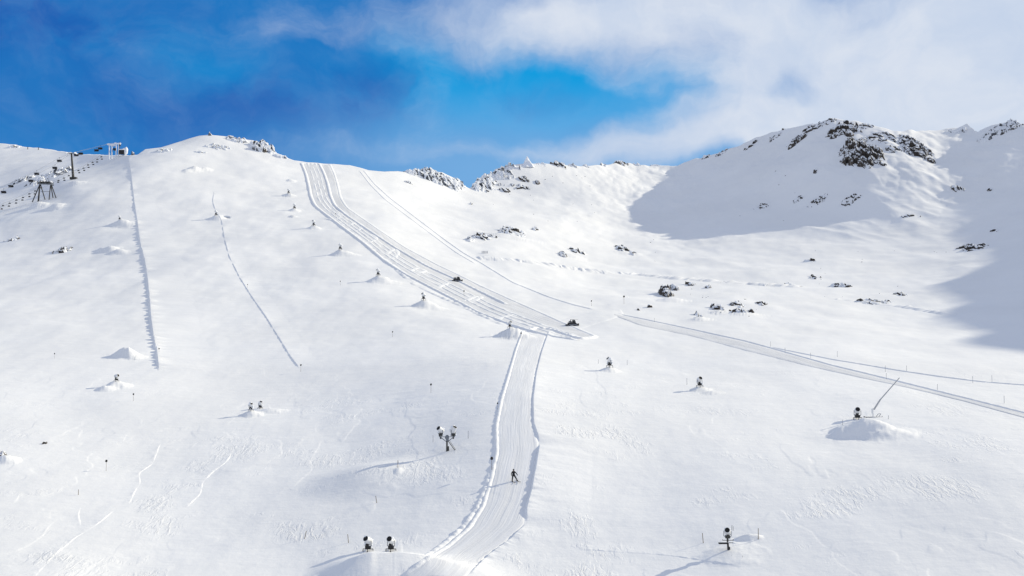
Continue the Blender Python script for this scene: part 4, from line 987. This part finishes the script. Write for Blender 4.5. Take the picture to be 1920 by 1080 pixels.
# top station
y0 = YS; c0 = P3(222, 291, y0); zt = c0.z; print('station ground gap', zt - CZ - float(height(c0.x, y0)))
t = thing('lift_station', 'frosted top station of the chairlifts with white portals and dark cabins on the left skyline', 'lift station', (c0.x, y0, zt)); S = y0 / F
Q = lambda px, py, dy=0: ((px - 222) * S, dy, (291 - py) * S)
def portal(xa, xb, top, lean=0):
    return MB().tube(Q(xa, 299), Q(xa + lean, top), .45, .45).tube(Q(xb, 299), Q(xb + lean, top), .45, .45).box(Q((xa + xb) / 2 + lean, top - .5), ((xb - xa + 7) * S, 1.6, 1.1)).lumps(Q(xa + lean - 2, top - 1), .8, (1.6, 1, .8), 3).lumps(Q(xb + lean + 2, top - 1), .7, (1.6, 1, .8), 5)
portal(204.5, 209.5, 271).build('portal', M_FROST, t)
portal(217.5, 222, 269.5).build('portal', M_FROST, t)
MB().box(Q(212, 273), (10 * S, 1.2, .5)).build('walkway', M_FROST, t)
MB().box(Q(215, 280), (4.5 * S, 3, 4 * S)).build('cabin', M_BLACK, t)
MB().box(Q(229, 285.5), (9 * S, 4, 7 * S)).build('cabin', M_BLACK, t)
MB().box(Q(229, 281), (10.5 * S, 4.6, 1.6 * S)).lumps(Q(236, 283), 1.8, (1, 1, 1.8), 9).lumps(Q(233, 281), 1.4, (1, 1, 1.2), 10).build('snowy_roof', M_FROST, t, True)
MB().tube(Q(224, 290), Q(224, 265), .2).box(Q(224.5, 272), (2.4 * S, 1, 2.2 * S)).build('mast', M_DKSTEEL, t)
o = None
# two small poles on the left skyline
for (u, v, lb) in [(52, 278, 'left of two tiny dark poles on the far left skyline'), (72, 279, 'right of two tiny dark poles on the far left skyline')]:
    loc = stand(u, v + 2); o = MB().tube((0, 0, -1), (0, 0, 2.6), .35).build('skyline_pole', M_DKSTEEL); o.location = loc; tag(o, lb, 'pole', 'poles on the far left skyline')

# ------------------------------------------------------------------ skier
def skier():
    loc = stand(963, 903); sc = 22.0 * loc[1] / F / 1.72
    J = {  # joints of the figure, metres, facing -y and a little right
     'pel': (0, 0, .95, .16), 'abd': (0, -.02, 1.12, .15), 'che': (-.01, -.05, 1.33, .175), 'nec': (0, -.08, 1.50, .065), 'hea': (0, -.11, 1.60, .09), 'crn': (0, -.12, 1.72, .095),
     'shl': (-.19, -.05, 1.42, .075), 'ell': (-.33, -.10, 1.16, .055), 'wrl': (-.30, -.26, .96, .042), 'hal': (-.29, -.32, .91, .045),
     'shr': (.19, -.05, 1.42, .075), 'elr': (.38, -.06, 1.20, .055), 'wrr': (.54, -.18, 1.02, .042), 'har': (.58, -.23, .97, .045),
     'hpl': (-.10, 0, .90, .11), 'knl': (-.16, -.12, .52, .08), 'anl': (-.20, .0, .12, .06), 'tol': (-.20, -.20, .07, .055),
     'hpr': (.10, 0, .90, .11), 'knr': (.32, -.12, .56, .08), 'anr': (.52, .02, .20, .06), 'tor': (.55, -.18, .15, .055)}
    ed = [('pel','abd'),('abd','che'),('che','nec'),('nec','hea'),('hea','crn'),('che','shl'),('shl','ell'),('ell','wrl'),('wrl','hal'),('che','shr'),('shr','elr'),('elr','wrr'),('wrr','har'),
          ('pel','hpl'),('hpl','knl'),('knl','anl'),('anl','tol'),('pel','hpr'),('hpr','knr'),('knr','anr'),('anr','tor')]
    for sd, h in (('l', 'hal'), ('r', 'har')):
        hx, hy, hz, _ = J[h]
        for k in range(5):
            off = (k - 2) * .022; ln = (.055, .075, .085, .078, .06)[k]
            if k == 0: off = -.05 if sd == 'r' else .05
            a, b = sd + 'f%da' % k, sd + 'f%db' % k
            J[a] = (hx + off, hy - ln * .6, hz - ln * .35, .011); J[b] = (hx + off * 1.1, hy - ln * .9, hz - ln * .95, .009); ed += [(h, a), (a, b)]
    names = list(J); me = bpy.data.meshes.new('person'); me.from_pydata([J[n][:3] for n in names], [(names.index(a), names.index(b)) for a, b in ed], [])
    o = bpy.data.objects.new('person', me); COL.objects.link(o)
    mod = o.modifiers.new('skin', 'SKIN'); sub = o.modifiers.new('sub', 'SUBSURF'); sub.levels = sub.render_levels = 1
    for i, n in enumerate(names):
        sv = me.skin_vertices[0].data[i]; sv.radius = (J[n][3] * (1.0 if 'f' in n else 1.3),) * 2; sv.use_root = (i == 0)
    me.materials.append(M_CLOTH); o.location = loc; o.scale = (sc,) * 3
    tag(o, 'skier in black clothing gliding down the central piste with legs apart', 'person')
    hm = MB().lumps((0, -.12, 1.70), .135, (.95, 1.1, 1.05), 0, 12); hm.build('helmet', M_HAIR, o, True)
    f = MB().lumps((0, -.20, 1.62), .075, (.9, .7, 1.2), 1, 10).lumps((0, -.262, 1.62), .018, (1, 1, 1.4), 2, 6); f.build('face', M_SKIN, o, True)
    MB().box((0, -.255, 1.665), (.17, .05, .065)).build('goggles', M_GLASS, o)
    for (fx, fy, fz, lb) in ((-.20, -.10, .03, 'ski under the left-hand foot of the black-clad skier'), (.55, -.08, .10, 'ski under the right-hand foot of the black-clad skier')):
        m = MB().box((0, 0, 0), (.09, 1.45, .03)).box((0, -.82, .04), (.085, .24, .025), Matrix.Rotation(-.0, 4, 'X')).box((0, 0, .05), (.08, .32, .07))
        k = m.build('ski', M_CLOTH); k.location = (loc[0] + fx * sc, loc[1] + fy * sc, loc[2] + fz * sc - .0); k.rotation_euler = (.12, 0, .55); k.scale = (sc,) * 3; tag(k, lb, 'ski', 'pair of skis worn by the skier')
skier()
